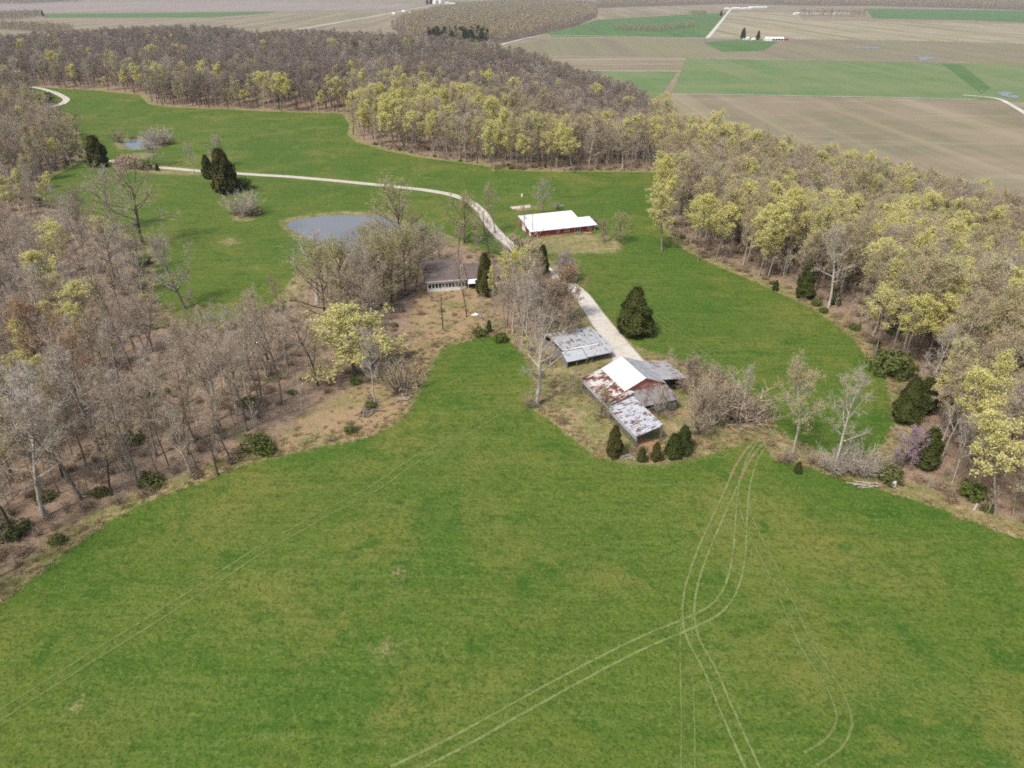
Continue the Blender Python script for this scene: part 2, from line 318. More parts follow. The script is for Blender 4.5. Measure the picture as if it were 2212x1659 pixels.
def m_rust(name, base, rust, thr, sc, rowsize, darkspots=False):
    t = NT(name, .6, .35)
    uv = t.n('ShaderNodeUVMap').outputs[0]
    def mp(scale):
        q = t.n('ShaderNodeMapping'); q.inputs['Scale'].default_value = scale; t.l(uv, q.inputs[0]); return q.outputs[0]
    a = t.noise(mp((.28, 1.5, 1)), sc*.8, 4, .75)      # runs down the sheets
    b = t.noise(mp((.3, .3, 1)), 1.2, 3, .6)
    f = t.math('ADD', t.math('MULTIPLY', a, .62), t.math('MULTIPLY', b, .5))
    rc = t.mix(t.ramp(t.noise(mp((2, 2, 1)), 2, 3), .4, .6), rust, tuple(x*.5 for x in rust[:3])+(1,))
    c = t.mix(t.ramp(t.noise(mp((1, .1, 1)), 1.5, 3), .4, .65), base, tuple(x*.82 for x in base[:3])+(1,))
    c = t.mix(t.ramp(f, thr, thr+.025), c, rc)
    if darkspots:
        vo = t.noise(mp((.9, 1.2, 1)), 1.3, 2, .5)
        c = t.mix(t.math('MULTIPLY', t.ramp(vo, .575, .61), .85), c, (.10,.075,.065,1))
    wv = t.n('ShaderNodeTexWave', wave_type='BANDS', bands_direction='Y'); t.l(mp((1, 1, 1)), wv.inputs[0]); wv.inputs['Scale'].default_value = rowsize
    t.bump(wv.outputs['Fac'], .35, .05)
    return t.color(c)
M['rustroof'] = m_rust('rusty_white_roof', (.62,.57,.53,1), (.17,.06,.04,1), .53, 1.5, 1.6)
M['spotroof'] = m_rust('spotted_grey_roof', (.47,.50,.53,1), (.21,.075,.055,1), .585, 1.7, 1.6, True)
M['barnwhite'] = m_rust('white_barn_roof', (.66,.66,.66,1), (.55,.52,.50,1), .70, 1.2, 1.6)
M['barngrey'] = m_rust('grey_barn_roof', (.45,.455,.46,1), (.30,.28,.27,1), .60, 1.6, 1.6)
M['stripegrey'] = m_rust('rust_striped_roof', (.42,.42,.42,1), (.26,.15,.11,1), .58, 1.2, 1.6)
M['oldgrey'] = m_rust('old_dull_roof', (.25,.24,.235,1), (.16,.11,.085,1), .57, 1.5, 1.6)
M['tinroof'] = m_rust('patched_tin_roof', (.44,.455,.47,1), (.22,.15,.115,1), .58, 1.2, 1.6)
M['bluetin'] = m_rust('bluish_tin_roof', (.44,.47,.485,1), (.22,.15,.12,1), .72, 1.2, 1.6)
# ------------------------------------------------------------------ mesh helpers
def link(o, parent=None):
    COL.objects.link(o)
    if parent is not None: o.parent = parent
    return o
def mesh_np(name, V, T=None, Q=None, mats=(), tm=None, qm=None, smooth=False):
    me = bpy.data.meshes.new(name); V = np.asarray(V, np.float32).reshape(-1, 3)
    T = np.zeros((0, 3), int) if T is None else np.asarray(T, int).reshape(-1, 3)
    Q = np.zeros((0, 4), int) if Q is None else np.asarray(Q, int).reshape(-1, 4)
    me.vertices.add(len(V)); me.vertices.foreach_set('co', V.ravel())
    me.loops.add(T.size+Q.size); me.loops.foreach_set('vertex_index', np.concatenate([T.ravel(), Q.ravel()]).astype(np.int32))
    me.polygons.add(len(T)+len(Q))
    st = np.concatenate([np.arange(len(T))*3, T.size+np.arange(len(Q))*4]).astype(np.int32)
    me.polygons.foreach_set('loop_start', st)
    mi = np.concatenate([np.zeros(len(T), int) if tm is None else tm, np.zeros(len(Q), int) if qm is None else qm]).astype(np.int32)
    for m in mats: me.materials.append(m)
    me.polygons.foreach_set('material_index', mi)
    if smooth: me.polygons.foreach_set('use_smooth', np.ones(len(mi), bool))
    me.update(calc_edges=True); me.validate(); return me
def tag(o, label=None, cat=None, group=None, kind=None):
    if label: o['label'] = label
    if cat: o['category'] = cat
    if group: o['group'] = group
    if kind: o['kind'] = kind
    return o
def empty(name, loc, rz=0.0, label=None, cat=None, group=None):
    o = bpy.data.objects.new(name, None); link(o); o.location = loc; o.rotation_euler = (0, 0, rz); o.empty_display_size = .5
    return tag(o, label, cat, group)
class MB:                                  # a mesh under construction (local coordinates)
    def __init__(s): s.V = []; s.F = []; s.U = []
    def face(s, pts, uv=None):
        k = len(s.V); s.V += [tuple(map(float, p)) for p in pts]; s.F.append(tuple(range(k, k+len(pts)))); s.U.append(uv)
    def box(s, x0, x1, y0, y1, z0, z1):
        k = len(s.V); s.V += [(x, y, z) for z in (z0, z1) for x, y in ((x0, y0), (x1, y0), (x1, y1), (x0, y1))]
        for f in ((3,2,1,0),(4,5,6,7),(0,1,5,4),(1,2,6,5),(2,3,7,6),(3,0,4,7)): s.F.append(tuple(k+i for i in f)); s.U.append(None)
    def slab(s, p, th=.12):                # a thick plate through four (or three) points, p counter-clockwise from above; uv in metres
        p = [np.array(q, float) for q in p]; n = len(p); lo = [q-[0, 0, th] for q in p]
        e = p[1]-p[0]; L = np.linalg.norm(e); e = e/L
        nn = np.cross(e, p[-1]-p[0]); nn /= np.linalg.norm(nn); f = np.cross(nn, e)
        s.face(p, [((q-p[0])@e, (q-p[0])@f) for q in p]); s.face(lo[::-1])
        for i in range(n): j = (i+1) % n; s.face([p[i], lo[i], lo[j], p[j]])
    def prism(s, pts, off):                # flat outline pts extruded by off
        a = [np.array(q, float) for q in pts]; b = [q+np.array(off, float) for q in a]; n = len(a)
        s.face(a); s.face(b[::-1])
        for i in range(n): j = (i+1) % n; s.face([a[i], b[i], b[j], a[j]])
    def tube(s, a, b, r0, r1=None, n=8):
        r1 = r0 if r1 is None else r1; a = np.array(a, float); b = np.array(b, float); d = b-a; d /= np.linalg.norm(d)
        u = np.cross(d, [0, 0, 1] if abs(d[2]) < .9 else [1, 0, 0]); u /= np.linalg.norm(u); v = np.cross(d, u); k = len(s.V)
        for p, r in ((a, r0), (b, r1)):
            for i in range(n): t = 2*math.pi*i/n; s.V.append(tuple(p+r*(math.cos(t)*u+math.sin(t)*v)))
        for i in range(n): j = (i+1) % n; s.F.append((k+i, k+j, k+n+j, k+n+i)); s.U.append(None)
        s.F.append(tuple(k+i for i in range(n))[::-1]); s.U.append(None); s.F.append(tuple(k+n+i for i in range(n))); s.U.append(None)
    def build(s, name, mat, parent=None, loc=None):
        me = bpy.data.meshes.new(name); me.from_pydata(s.V, [], s.F); me.materials.append(mat)
        uv = me.uv_layers.new(name='UVMap'); i = 0
        for f, u in zip(s.F, s.U):
            for k in range(len(f)):
                if u: uv.data[i].uv = u[k]
                i += 1
        o = link(bpy.data.objects.new(name, me), parent)
        if loc is not None: o.location = loc
        return o
# ------------------------------------------------------------------ the land
halfw = YY*(.87*HT+.09)+90
vis = np.abs(XX) < halfw
q = vis[:-1, :-1] | vis[1:, :-1] | vis[:-1, 1:] | vis[1:, 1:]
idx = np.arange(XX.size).reshape(XX.shape)
Qd = np.stack([idx[:-1, :-1][q], idx[:-1, 1:][q], idx[1:, 1:][q], idx[1:, :-1][q]], 1)
used = np.unique(Qd); remap = np.zeros(XX.size, int); remap[used] = np.arange(len(used))
me = mesh_np('ground', np.stack([XX.ravel()[used], YY.ravel()[used], ZZ.ravel()[used]], 1), Q=remap[Qd], mats=[M['land']], smooth=True)
for nm, A in (('gs', GS), ('rs', RS), ('ys', YS)):
    a = me.attributes.new(nm, 'FLOAT', 'POINT'); a.data.foreach_set('value', A.ravel()[used].astype(np.float32))
tag(link(bpy.data.objects.new('ground', me)), kind='structure')
def strip(name, pts, width, mat, dz, uvscale=None, kind='structure', step=1.5):
    """a ribbon laid on the land along world points; width number or list"""
    pts = np.array(pts)[:, :2]; w = np.full(len(pts), width) if np.isscalar(width) else np.array(width, float)
    # Catmull-Rom
    P = np.vstack([2*pts[0]-pts[1], pts, 2*pts[-1]-pts[-2]]); out = []; ow = []
    for i in range(1, len(P)-2):
        n = max(2, int(np.linalg.norm(P[i+1]-P[i])/step))
        for k in range(n):
            t = k/n; out.append(.5*((2*P[i])+(P[i+1]-P[i-1])*t+(2*P[i-1]-5*P[i]+4*P[i+1]-P[i+2])*t*t+(3*P[i]-P[i-1]-3*P[i+1]+P[i+2])*t**3)); ow.append(w[i-1]*(1-t)+w[i]*t)
    out.append(P[-2]); ow.append(w[-1]); out = np.array(out); ow = np.array(ow)
    d = np.gradient(out, axis=0); d /= np.linalg.norm(d, axis=1)[:, None]+1e-9; nrm = np.stack([d[:, 1], -d[:, 0]], 1)
    m = 5 if ow.max() > 2 else 3; V = []; uv = []
    for k in range(m):
        f = k/(m-1); xy = out+nrm*(ow*(f-.5))[:, None]; z = samp(ZZ, xy[:, 0], xy[:, 1])+dz
        V.append(np.c_[xy, z]); uv.append(np.c_[np.full(len(out), f), np.linspace(0, 1, len(out))])
    V = np.array(V); uv = np.array(uv); n = len(out); I = np.arange(m*n).reshape(m, n)
    Q = np.stack([I[:-1, :-1].ravel(), I[:-1, 1:].ravel(), I[1:, 1:].ravel(), I[1:, :-1].ravel()], 1)
    me = mesh_np(name, V.reshape(-1, 3), Q=Q, mats=[mat], smooth=True)
    lay = me.uv_layers.new(name='UVMap'); lay.data.foreach_set('uv', uv.reshape(-1, 2)[Q.ravel()].astype(np.float32).ravel())
    return tag(link(bpy.data.objects.new(name, me)), kind=kind)
def A2(F): return at(F)[:2]
ROADF = [(238,346),(262,352),(300,358),(370,364),(440,370),(530,376),(640,383),(740,392),(840,402),(920,411),(975,421),(1015,436),(1040,457),(1056,482),(1082,512),(1122,546),(1170,577),(1212,602),(1250,632),(1277,667),(1302,702),(1332,742),(1352,772),(1372,802)]
rw = [3.6]*12+[3.8,3.9,4.0,4.1,4.2,4.3,4.5,4.8,5.2,5.8,6.8,8.0]
strip('gravel_drive', [A2(f) for f in ROADF], [w*1.12 for w in rw], M['gravel'], .06)
strip('gravel_drive', [A2(f) for f in [(30,184),(62,187),(95,193),(125,203),(143,214),(134,224),(108,231),(85,236)]], 5.2, M['gravel'], .08)
def track(Fs, gauge, w, mat, name='wheel_track'):
    P = np.array([A2(f) for f in Fs]); d = np.gradient(P, axis=0); d /= np.linalg.norm(d, axis=1)[:, None]; n = np.stack([d[:, 1], -d[:, 0]], 1)
    for s in (-.5, .5): strip(name, P+n*s*gauge, w, mat, .05+.01*s)
track([(850,1672),(1000,1597),(1150,1513),(1300,1432),(1400,1383),(1480,1350),(1540,1320),(1572,1285),(1590,1235),(1598,1180),(1602,1110),(1608,1050),(1624,995),(1648,955)], 1.9, .62, M['track'])
track([(1645,952),(1612,985),(1590,1030),(1570,1076),(1545,1130),(1515,1200),(1493,1270),(1487,1330),(1497,1380),(1530,1440),(1560,1510),(1590,1580),(1632,1672)], 1.7, .6, M['track'])
track([(1604,1060),(1612,1110),(1632,1160),(1668,1230),(1705,1310),(1745,1400),(1785,1460),(1812,1510),(1824,1560),(1802,1605),(1750,1640)], 1.8, .7, M['faint'])
track([(1484,1330),(1482,1400),(1484,1480),(1486,1560),(1486,1672)], 1.6, .34, M['faint'])
track([(-40,1570),(100,1482),(200,1418),(330,1338),(450,1262),(560,1190),(640,1145),(700,1110),(800,1060),(900,992),(1000,938),(1110,868)], 1.8, .6, M['faint'])
track([(1642,952),(1618,980),(1598,1012),(1588,1035)], 1.8, .8, M['mud'], 'muddy_rut')
track([(870,410),(886,396),(900,380),(912,365),(905,352)], 2.0, .8, M['faint'])
track([(582,368),(600,345),(640,318),(690,295),(735,280)], 2.2, .8, M['faint'])
track([(500,312),(560,290),(600,268),(620,250)], 2.2, .8, M['faint'])
track([(1400,690),(1450,722),(1510,762),(1570,812)], 2.0, .5, M['faint'])
track([(1420,680),(1480,722),(1540,768),(1600,822)], 2.0, .5, M['faint'])
def sheet(name, P, z, mat, jitter=0.0, seed=0, label=None):
    """flat polygon P (world xy) at height z"""
    P = [np.array(p) for p in P]; out = []; r = random.Random(seed); n = len(P)
    for i in range(n):
        a, b = P[i], P[(i+1) % n]; k = 6 if jitter else 1
        for j in range(k):
            p = a+(b-a)*j/k; out.append((p[0]+r.uniform(-1, 1)*jitter, p[1]+r.uniform(-1, 1)*jitter, z))
    mb = MB(); mb.face(out); mb.face(out) if False else None
    o = mb.build(name, mat); return tag(o, kind='structure')
def smooth_poly(P, n=5):
    P = np.array(P); N = len(P); out = []
    for i in range(N):
        a, b, c, d = P[i-1], P[i], P[(i+1) % N], P[(i+2) % N]
        for k in range(n):
            t = k/n; out.append(.5*((2*b)+(c-a)*t+(2*a-5*b+4*c-d)*t*t+(3*b-a-3*c+d)*t**3))
    return out
sheet('pond_water', smooth_poly(POND), -.55, M['water'])
sheet('pond_water', smooth_poly(POND2), -.6, M['water'], .15, 3)
VF = lambda Fs: [un(f, VALLEY) for f in Fs]
FIELDS = [   # outlines in the valley, farthest first
 ('f_mauve', [(-200,6),(600,4),(900,10),(870,20),(600,24),(300,24),(-200,30)], .12),
 ('f_tan', [(20,46),(300,42),(560,32),(880,27),(1000,16),(900,40),(850,58),(640,66),(400,80),(20,60)], .10),
 ('f_green2', [(85,30),(600,25),(566,30),(450,38),(96,38)], .2),
 ('f_green2', [(960,3),(1290,3),(1100,9),(980,10)], .2),
 ('f_tan', [(1290,20),(1590,11),(1735,15),(1724,27),(1575,24),(1440,31),(1290,42)], .15),
 ('f_green2', [(1870,18),(2300,24),(2300,53),(2100,44),(1885,40)], .15),
 ('f_stubble', [(1533,81),(1577,26),(1720,28),(1735,44),(1870,46),(1990,48),(2400,57),(2400,98),(1950,87),(1720,84)], .2),
 ('f_green2', [(1178,70),(1230,62),(1290,43),(1440,34),(1572,27),(1526,81),(1195,79)], .2),
 ('f_brown', [(1185,82),(1525,84),(1950,89),(2400,101),(2400,142),(1800,131),(1480,124),(1150,118),(1020,118),(1080,105)], .2),
 ('f_green2', [(930,92),(1085,94),(1000,110),(930,112)], .2),
 ('f_green2', [(1590,86),(1680,90),(1650,110),(1560,112),(1520,92)], .28),
 ('f_green', [(1235,152),(1462,156),(1432,200),(1395,238),(1350,250),(1280,190)], .2),
 ('f_green', [(1482,126),(1800,132),(2110,138),(2250,141),(2300,222),(2110,215),(1800,208),(1452,201)], .2),
 ('f_tan', [(1450,203),(1800,210),(2110,217),(2350,232),(2500,430),(1900,420),(1600,340),(1420,262)], .2),
 ('f_green2', [(2035,138),(2075,139),(2140,190),(2120,203)], .34),
 ('f_green', [(2080,139),(2600,148),(2700,225),(2300,222),(2150,205)], .28),
]
for mt, Fs, dz in FIELDS: sheet('field', VF(Fs), VALLEY+dz, M[mt])
ROADS = [([(1005,122),(1060,104),(1100,92),(1150,80),(1185,77),(1300,78),(1525,83),(1700,85),(1950,88),(2300,97)], 9),
 ([(1527,83),(1545,62),(1575,24),(1582,16)], 11), ([(640,64),(720,51),(830,31),(890,20),(935,12)], 12), ([(2080,206),(2150,213),(2185,228),(2240,262),(2320,310)], 6),
 ([(1240,153),(1470,155)], 5), ([(1452,203),(1800,209),(2110,216)], 3), ([(1150,119),(1480,125),(2110,137)], 3)]
for Fs, w in ROADS: strip('country_road', VF(Fs), w, M['roadfar'], .5, step=12)
for i, (u, v, a, b) in enumerate([(1185+698,104,20,2.6),(1850,104,8,2.2),(1998,127,17,4.0),(2170,204,16,4),(2190,210,14,3),(1980,121.5,3,1),(1870,121,5,1.2),(1790,300,5,1.2),(2092,108,6,1.2),(1505+80,278,9,1.2),(1864,90.5,5,1),(2120,198,4,1)]):
    P = [un((u+a*math.cos(t)*(1+.35*math.sin(3*t+i)), v+b*math.sin(t)*(1+.3*math.cos(2*t+i))), VALLEY) for t in np.linspace(0, 2*math.pi, 18, endpoint=False)]
    sheet('puddle_water', P, VALLEY+.6, M['water'])

# ------------------------------------------------------------------ buildings
ZB, ZR, ZH = crop(1380, 780, 400/1659), crop(1240, 440, 400/2212), crop(1000, 600, 300/2212)
# --- old barn with lean-tos
B = empty('barn', (24.6, 142.1, hz(24.6, 132)), R_(20.97), 'rambling old barn with white gabled roof and rusty lean-tos at the gravel drive end', 'barn')
def one(parent, name, mat, fn, label=None):
    m = MB(); fn(m); o = m.build(name, mat, parent)
    if label: o['label'] = label
    return o
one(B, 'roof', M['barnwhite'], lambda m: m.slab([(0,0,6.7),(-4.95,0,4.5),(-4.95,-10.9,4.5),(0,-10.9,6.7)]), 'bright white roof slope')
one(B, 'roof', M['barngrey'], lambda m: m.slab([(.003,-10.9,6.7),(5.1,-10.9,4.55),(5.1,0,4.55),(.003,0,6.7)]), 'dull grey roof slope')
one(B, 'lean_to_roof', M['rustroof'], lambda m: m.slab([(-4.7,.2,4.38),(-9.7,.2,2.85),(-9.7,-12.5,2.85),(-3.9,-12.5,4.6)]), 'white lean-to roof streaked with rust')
one(B, 'shed_roof', M['spotroof'], lambda m: m.slab([(-3.6,-11.2,3.75),(-9.65,-11.2,2.4),(-9.65,-24.3,2.4),(-3.6,-24.3,3.75)]), 'bluish grey shed roof spotted with rust')
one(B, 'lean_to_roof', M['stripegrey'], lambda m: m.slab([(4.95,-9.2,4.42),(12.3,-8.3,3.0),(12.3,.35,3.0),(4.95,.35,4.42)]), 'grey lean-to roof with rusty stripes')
one(B, 'shed_roof', M['oldgrey'], lambda m: m.slab([(-3.45,-10.95,4.15),(-3.45,-15.4,2.8),(5.7,-15.4,2.8),(5.35,-10.95,4.15)]), 'dull weathered shed roof')
one(B, 'gable_wall', M['pink'], lambda m: m.prism([(-4.8,-10.6,-.6),(4.9,-10.6,-.6),(4.9,-10.6,4.5),(0,-10.6,6.55),(-4.8,-10.6,4.45)], (0,.15,0)), 'faded red gable')
one(B, 'barge_board', M['redwall'], lambda m: (m.prism([(0,-10.93,6.62),(0,-10.93,6.36),(-4.9,-10.93,4.2),(-4.9,-10.93,4.46)], (0,.2,0)), m.prism([(0.01,-10.93,6.62),(5.05,-10.93,4.5),(5.05,-10.93,4.24),(0.01,-10.93,6.36)], (0,.2,0))))
one(B, 'gable_wall', M['greywood'], lambda m: m.prism([(-4.8,-.3,-.6),(4.9,-.3,-.6),(4.9,-.3,4.4),(0,-.3,6.5),(-4.8,-.3,4.35)], (0,.15,0)))
one(B, 'wall', M['darkshadewood'], lambda m: m.box(-4.85,-4.7,-10.4,-.35,-.6,4.25))  # shade under the lean-to put into this wall's dark colour
one(B, 'wall', M['greywood'], lambda m: m.box(11.9,12.05,-8.0,.2,-.6,2.85))
one(B, 'wall', M['greywood'], lambda m: m.box(.9,5.45,-15.2,-15.05,-.6,2.6))
one(B, 'wall', M['darkshadewood'], lambda m: m.box(5.3,5.45,-15.0,-11,-.6,2.7))
one(B, 'siding', M['tin'], lambda m: m.box(-9.55,-9.47,-12.4,.1,1.75,2.68), 'grey siding band under the eave')
one(B, 'siding', M['tin'], lambda m: m.box(-9.5,-9.42,-24.2,-12.45,1.45,2.26), 'grey siding band under the eave')
one(B, 'back_wall', M['greywood'], lambda m: m.prism([(-9.4,.02,-.6),(-4.9,.02,-.6),(-4.9,.02,4.15),(-9.4,.02,2.65)], (0,.1,0)))
for y in np.linspace(-12.2, -.2, 5): one(B, 'post', M['greywood'], lambda m: m.box(-9.46,-9.28,y-.09,y+.09,-.8,2.7))
for y in np.linspace(-24.1, -12.9, 5):
    one(B, 'post', M['greywood'], lambda m: m.box(-9.41,-9.22,y-.1,y+.1,-.8,2.2))
for y in (-24.1, -20.2, -16.2): one(B, 'post', M['greywood'], lambda m: m.box(-3.9,-3.7,y-.1,y+.1,-.8,3.5))
for z in (.35, .8, 1.25): one(B, 'rail', M['greywood'], lambda m: m.box(-9.52,-9.47,-24.2,.1,z-.07,z+.07))
one(B, 'inner_wall', M['darkshadewood'], lambda m: m.box(-4.6,-4.45,-19,-11,-.6,3.3))  # dark colour holds the shade inside the front shed
one(B, 'hay_rack', M['greywood'], lambda m: [m.box(-8.6+i*.5,-8.5+i*.5,-20,-19.9,-.4,1.4) for i in range(7)])
one(B, 'flashing', M['whiteroof'], lambda m: m.slab([(-4.3,-10.95,4.62),(-4.3,-11.9,4.62),(-3.2,-11.9,4.3),(-3.2,-10.95,4.3)], .05))
# --- open equipment shed
eo = (13.0, 148.8); E_ = empty('equipment_shed', (*eo, hz(17, 155)), R_(23), 'low open-fronted shed with patched grey tin roof beside the gravel drive', 'shed')
one(E_, 'roof', M['tinroof'], lambda m: m.slab([(5.5,3.0,3.1),(5.5,-.2,1.98),(12.5,-.2,1.98),(12.7,3.0,3.1)]), 'grey front roof slope')
one(E_, 'roof', M['bluetin'], lambda m: m.slab([(0,3.0,2.92),(0,-.1,1.72),(5.45,-.1,1.72),(5.45,3.0,2.92)]), 'lower bluish front roof slope')
one(E_, 'roof', M['tinroof'], lambda m: m.slab([(13.0,3.003,3.13),(14.2,14.8,2.1),(1.8,14.8,2.1),(.4,3.003,3.13)]), 'long patched back roof slope')
one(E_, 'ridge_cap', M['whiteroof'], lambda m: m.slab([(1.2,3.2,3.2),(1.2,2.85,3.2),(10,2.85,3.2),(10,3.2,3.2)], .05))
one(E_, 'wall', M['darkshadewood'], lambda m: m.box(.6,13.3,14.2,14.4,-.6,1.9))  # back wall, coloured dark for the shade within the shed
one(E_, 'wall', M['darkshadewood'], lambda m: m.box(.4,12.6,5.0,5.1,-.6,2.6))  # inner wall whose colour carries the dark of the open front
one(E_, 'wall', M['greywood'], lambda m: m.prism([(.15,.2,-.6),(.15,14,-.6),(.15,14,1.8),(.15,3,2.75),(.15,.2,1.6)], (.1,0,0)))
one(E_, 'wall', M['greywood'], lambda m: m.prism([(12.3,4.8,-.6),(13.3,14,-.6),(13.3,14,1.8),(12.4,4.8,2.6)], (.1,0,0)))
for x in (.2, 2.7, 5.3, 6.8, 12.2): one(E_, 'post', M['greywood'], lambda m: m.box(x-.09,x+.09,.05,.23,-.7,1.6 if x<5.4 else 1.85))
# --- grey ranch house under the trees
Hh = empty('ranch_house', (-25.2, 198.3, hz(-19, 203)), R_(12), 'brown shingled house with long row of sunroom windows among the trees', 'house')
one(Hh, 'roof', M['shingle'], lambda m: (m.slab([(-.5,10.5,5.6),(-.5,-.6,3.5),(11.9,-.6,3.5),(11.9,10.5,5.6)], .18), m.slab([(-.5,15.5,4.5),(-.5,10.503,5.6),(11.9,10.503,5.6),(11.9,15.5,4.5)], .18)))
one(Hh, 'roof', M['shingle'], lambda m: (m.slab([(12,7.5,4.4),(12,1.0,3.0),(27,1.0,3.0),(27,7.5,4.4)], .15), m.slab([(12,13.5,3.1),(12,7.503,4.4),(27,7.503,4.4),(27,13.5,3.1)], .15)), 'lower roof of the wing')
one(Hh, 'wall', M['whitepaint'], lambda m: (m.box(0,11.5,0,.12,-.8,1.0), m.box(0,11.5,0,.12,2.55,3.45)), 'white sunroom wall')
one(Hh, 'wall', M['greywood'], lambda m: (m.box(0,.12,.13,15,-.8,3.7), m.box(11.38,11.5,.13,15,-.8,3.7), m.box(0,11.5,15.0,15.1,-.8,4.3)))
one(Hh, 'wall', M['greywood'], lambda m: (m.box(11.6,26.6,1.7,1.85,-.8,2.9), m.box(26.45,26.6,1.85,13,-.8,3.0)))
one(Hh, 'fascia', M['whitepaint'], lambda m: m.box(-.5,11.9,-.68,-.61,3.3,3.5))
one(Hh, 'corner_post', M['whitepaint'], lambda m: m.box(-.08,.2,-.08,-.003,-.8,3.4))
for i in range(11):
    x = .35+i*1.0
    f = one(Hh, 'window', M['whitepaint'], lambda m: (m.box(x,x+.09,-.03,.1,1.003,2.547), m.box(x+.86,x+.95,-.03,.1,1.003,2.547), m.box(x+.09,x+.86,-.03,.1,1.003,1.08), m.box(x+.09,x+.86,-.03,.1,2.47,2.547)))
    one(f, 'pane', M['paleglass'] if i in (4, 5) else M['glass'], lambda m: m.box(x+.09,x+.86,.03,.05,1.08,2.47))
aw = one(Hh, 'awning', M['whitepaint'], lambda m: m.slab([(12.1,1.0,2.75),(12.1,-1.2,2.15),(15.1,-1.2,2.15),(15.1,1.0,2.75)], .06))
for x in (12.2, 15.0): one(Hh, 'awning_post', M['whitepaint'], lambda m: m.box(x-.05,x+.05,-1.15,-1.05,-.6,2.1))
one(Hh, 'door', M['black'], lambda m: m.box(12.6,14.4,1.62,1.697,-.3,1.9))
one(Hh, 'wall_band', M['whitepaint'], lambda m: m.box(20.2,25,1.6,1.697,.1,.9), 'white lower wall strip')
for x, y in ((11.0, 6.2), (11.7, 7.4)): one(Hh, 'roof_vent', M['whitepaint'], lambda m: m.tube((x,y,4.6),(x,y,5.45),.12))
# --- red house with white metal roof
RH = empty('red_house', (7.3, 250.9, hz(18, 260)), R_(19.34), 'long low red house with bright white metal roof in the green pasture', 'house')
one(RH, 'roof', M['whiteroof'], lambda m: (m.slab([(-.9,13,4.6),(-.9,-.5,2.42),(21,-.5,2.42),(21,13,4.6)], .14), m.slab([(21.003,6.7,3.59),(21.003,-.5,2.42),(25.7,-.5,2.42),(25.7,6.7,3.59)], .14)))
one(RH, 'wall', M['redwall'], lambda m: (m.box(0,25,0,.15,-.5,2.3), m.prism([(0,.16,-.6),(0,12.6,-.6),(0,12.6,4.35),(0,.16,2.35)], (.15,0,0)), m.prism([(24.85,.16,-.6),(24.85,6.3,-.6),(24.85,6.3,3.3),(24.85,.16,2.35)], (.15,0,0)), m.box(.16,20.8,12.45,12.6,-.6,4.3), m.prism([(20.7,6.4,-.6),(20.7,12.4,-.6),(20.7,12.4,4.2),(20.7,6.4,3.3)], (.12,0,0)), m.box(20.9,24.8,6.2,6.3,-.6,3.3)))
one(RH, 'skirting', M['whitepaint'], lambda m: m.box(12,25.02,-.04,-.003,-.5,.06))
one(RH, 'corner_trim', M['whitepaint'], lambda m: m.box(24.88,25.04,-.05,-.003,.07,2.3))
one(RH, 'gutter', M['whitepaint'], lambda m: m.box(-.9,25.7,-.6,-.503,2.25,2.38))
def window(par, x, w, z0, z1, panes):
    f = one(par, 'window', M['whitepaint'], lambda m: [m.box(x,x+w,-.06,-.003,z0,z0+.13), m.box(x,x+w,-.06,-.003,z1-.13,z1)]+[m.box(x+k*(w-.13)/panes,x+k*(w-.13)/panes+.13,-.06,-.003,z0+.13,z1-.13) for k in range(panes+1)])
    one(f, 'pane', M['glass'], lambda m: m.box(x+.13,x+w-.13,-.025,-.003,z0+.13,z1-.13)); return f
window(RH, 9.7, 1.0, .75, 1.85, 1); window(RH, 12.8, 1.8, .8, 2.0, 2); window(RH, 22.0, 1.7, .85, 2.0, 2)
d = window(RH, 16.8, 2.2, .02, 2.12, 2); d.name = 'patio_door'
one(RH, 'garage_door', M['whitepaint'], lambda m: m.box(-.06,-.003,6.6,10.4,-.3,2.9))
one(RH, 'side_door', M['whitepaint'], lambda m: m.box(-.06,-.003,1.4,3.0,-.3,2.0))
one(RH, 'doorstep', M['darkshadewood'], lambda m: m.box(17.0,19.4,-1.2,-.062,-.4,-.02))
# ------------------------------------------------------------------ poles and small things
def thing1(name, mat, b, fn, label, cat, group=None, rz=0.0):
    m = MB(); fn(m); o = m.build(name, mat, None, b); o.rotation_euler = (0, 0, rz); return tag(o, label, cat, group)
def pole(base, topv, label, r=.16, transformer=False, arm=False):
    b = at(base); h = height_to(b, topv); o = empty('utility_pole', b, 0, label, 'pole', 'utility poles')
    one(o, 'shaft', M['pole'], lambda m: m.tube((0,0,-.5),(0,0,h),r,r*.7))
    if transformer: one(o, 'transformer', M['whiteplastic'], lambda m: (m.tube((-.5,0,h*.66),(-.5,0,h*.66+1.1),.34), m.box(-.2,0,-.05,.05,h*.66+.3,h*.66+.5)))
    if arm: one(o, 'crossarm', M['pole'], lambda m: m.box(-.9,.9,-.06,.06,h-.6,h-.45))
    return o
pole(C2(1178,1370), C2(0,1210)[1], 'grey utility pole with white transformer behind the red house', .17, True)
pole(ZR(505,842), ZR(0,398)[1], 'slender plain pole at the front left corner of the red house', .15)
pole(C2(994,1092), C2(0,966)[1], 'taller of two plain poles at the wood edge beyond the pasture', .16)
pole(C2(1007,1090), C2(0,996)[1], 'shorter of two plain poles at the wood edge beyond the pasture', .14)
b = at(C2(974,1106)); thing1('pole_guard', M['yellow'], b, lambda m: (m.tube((0,0,-.2),(.9,.3,2.2),.12), m.tube((1.2,0,-.2),(.9,.3,2.2),.1)), 'pale yellow leaning brace by the two poles at the wood edge', 'brace')
P4 = [at(ZR(*p)) for p in ((195,432),(470,404),(478,440),(232,462))]
thing1('concrete_pad', M['concrete'], P4[0], lambda m: m.slab([(p[0]-P4[0][0], p[1]-P4[0][1], .18) for p in (P4[3],P4[2],P4[1],P4[0])], .5), 'bare pinkish concrete pad behind the red house', 'concrete pad')
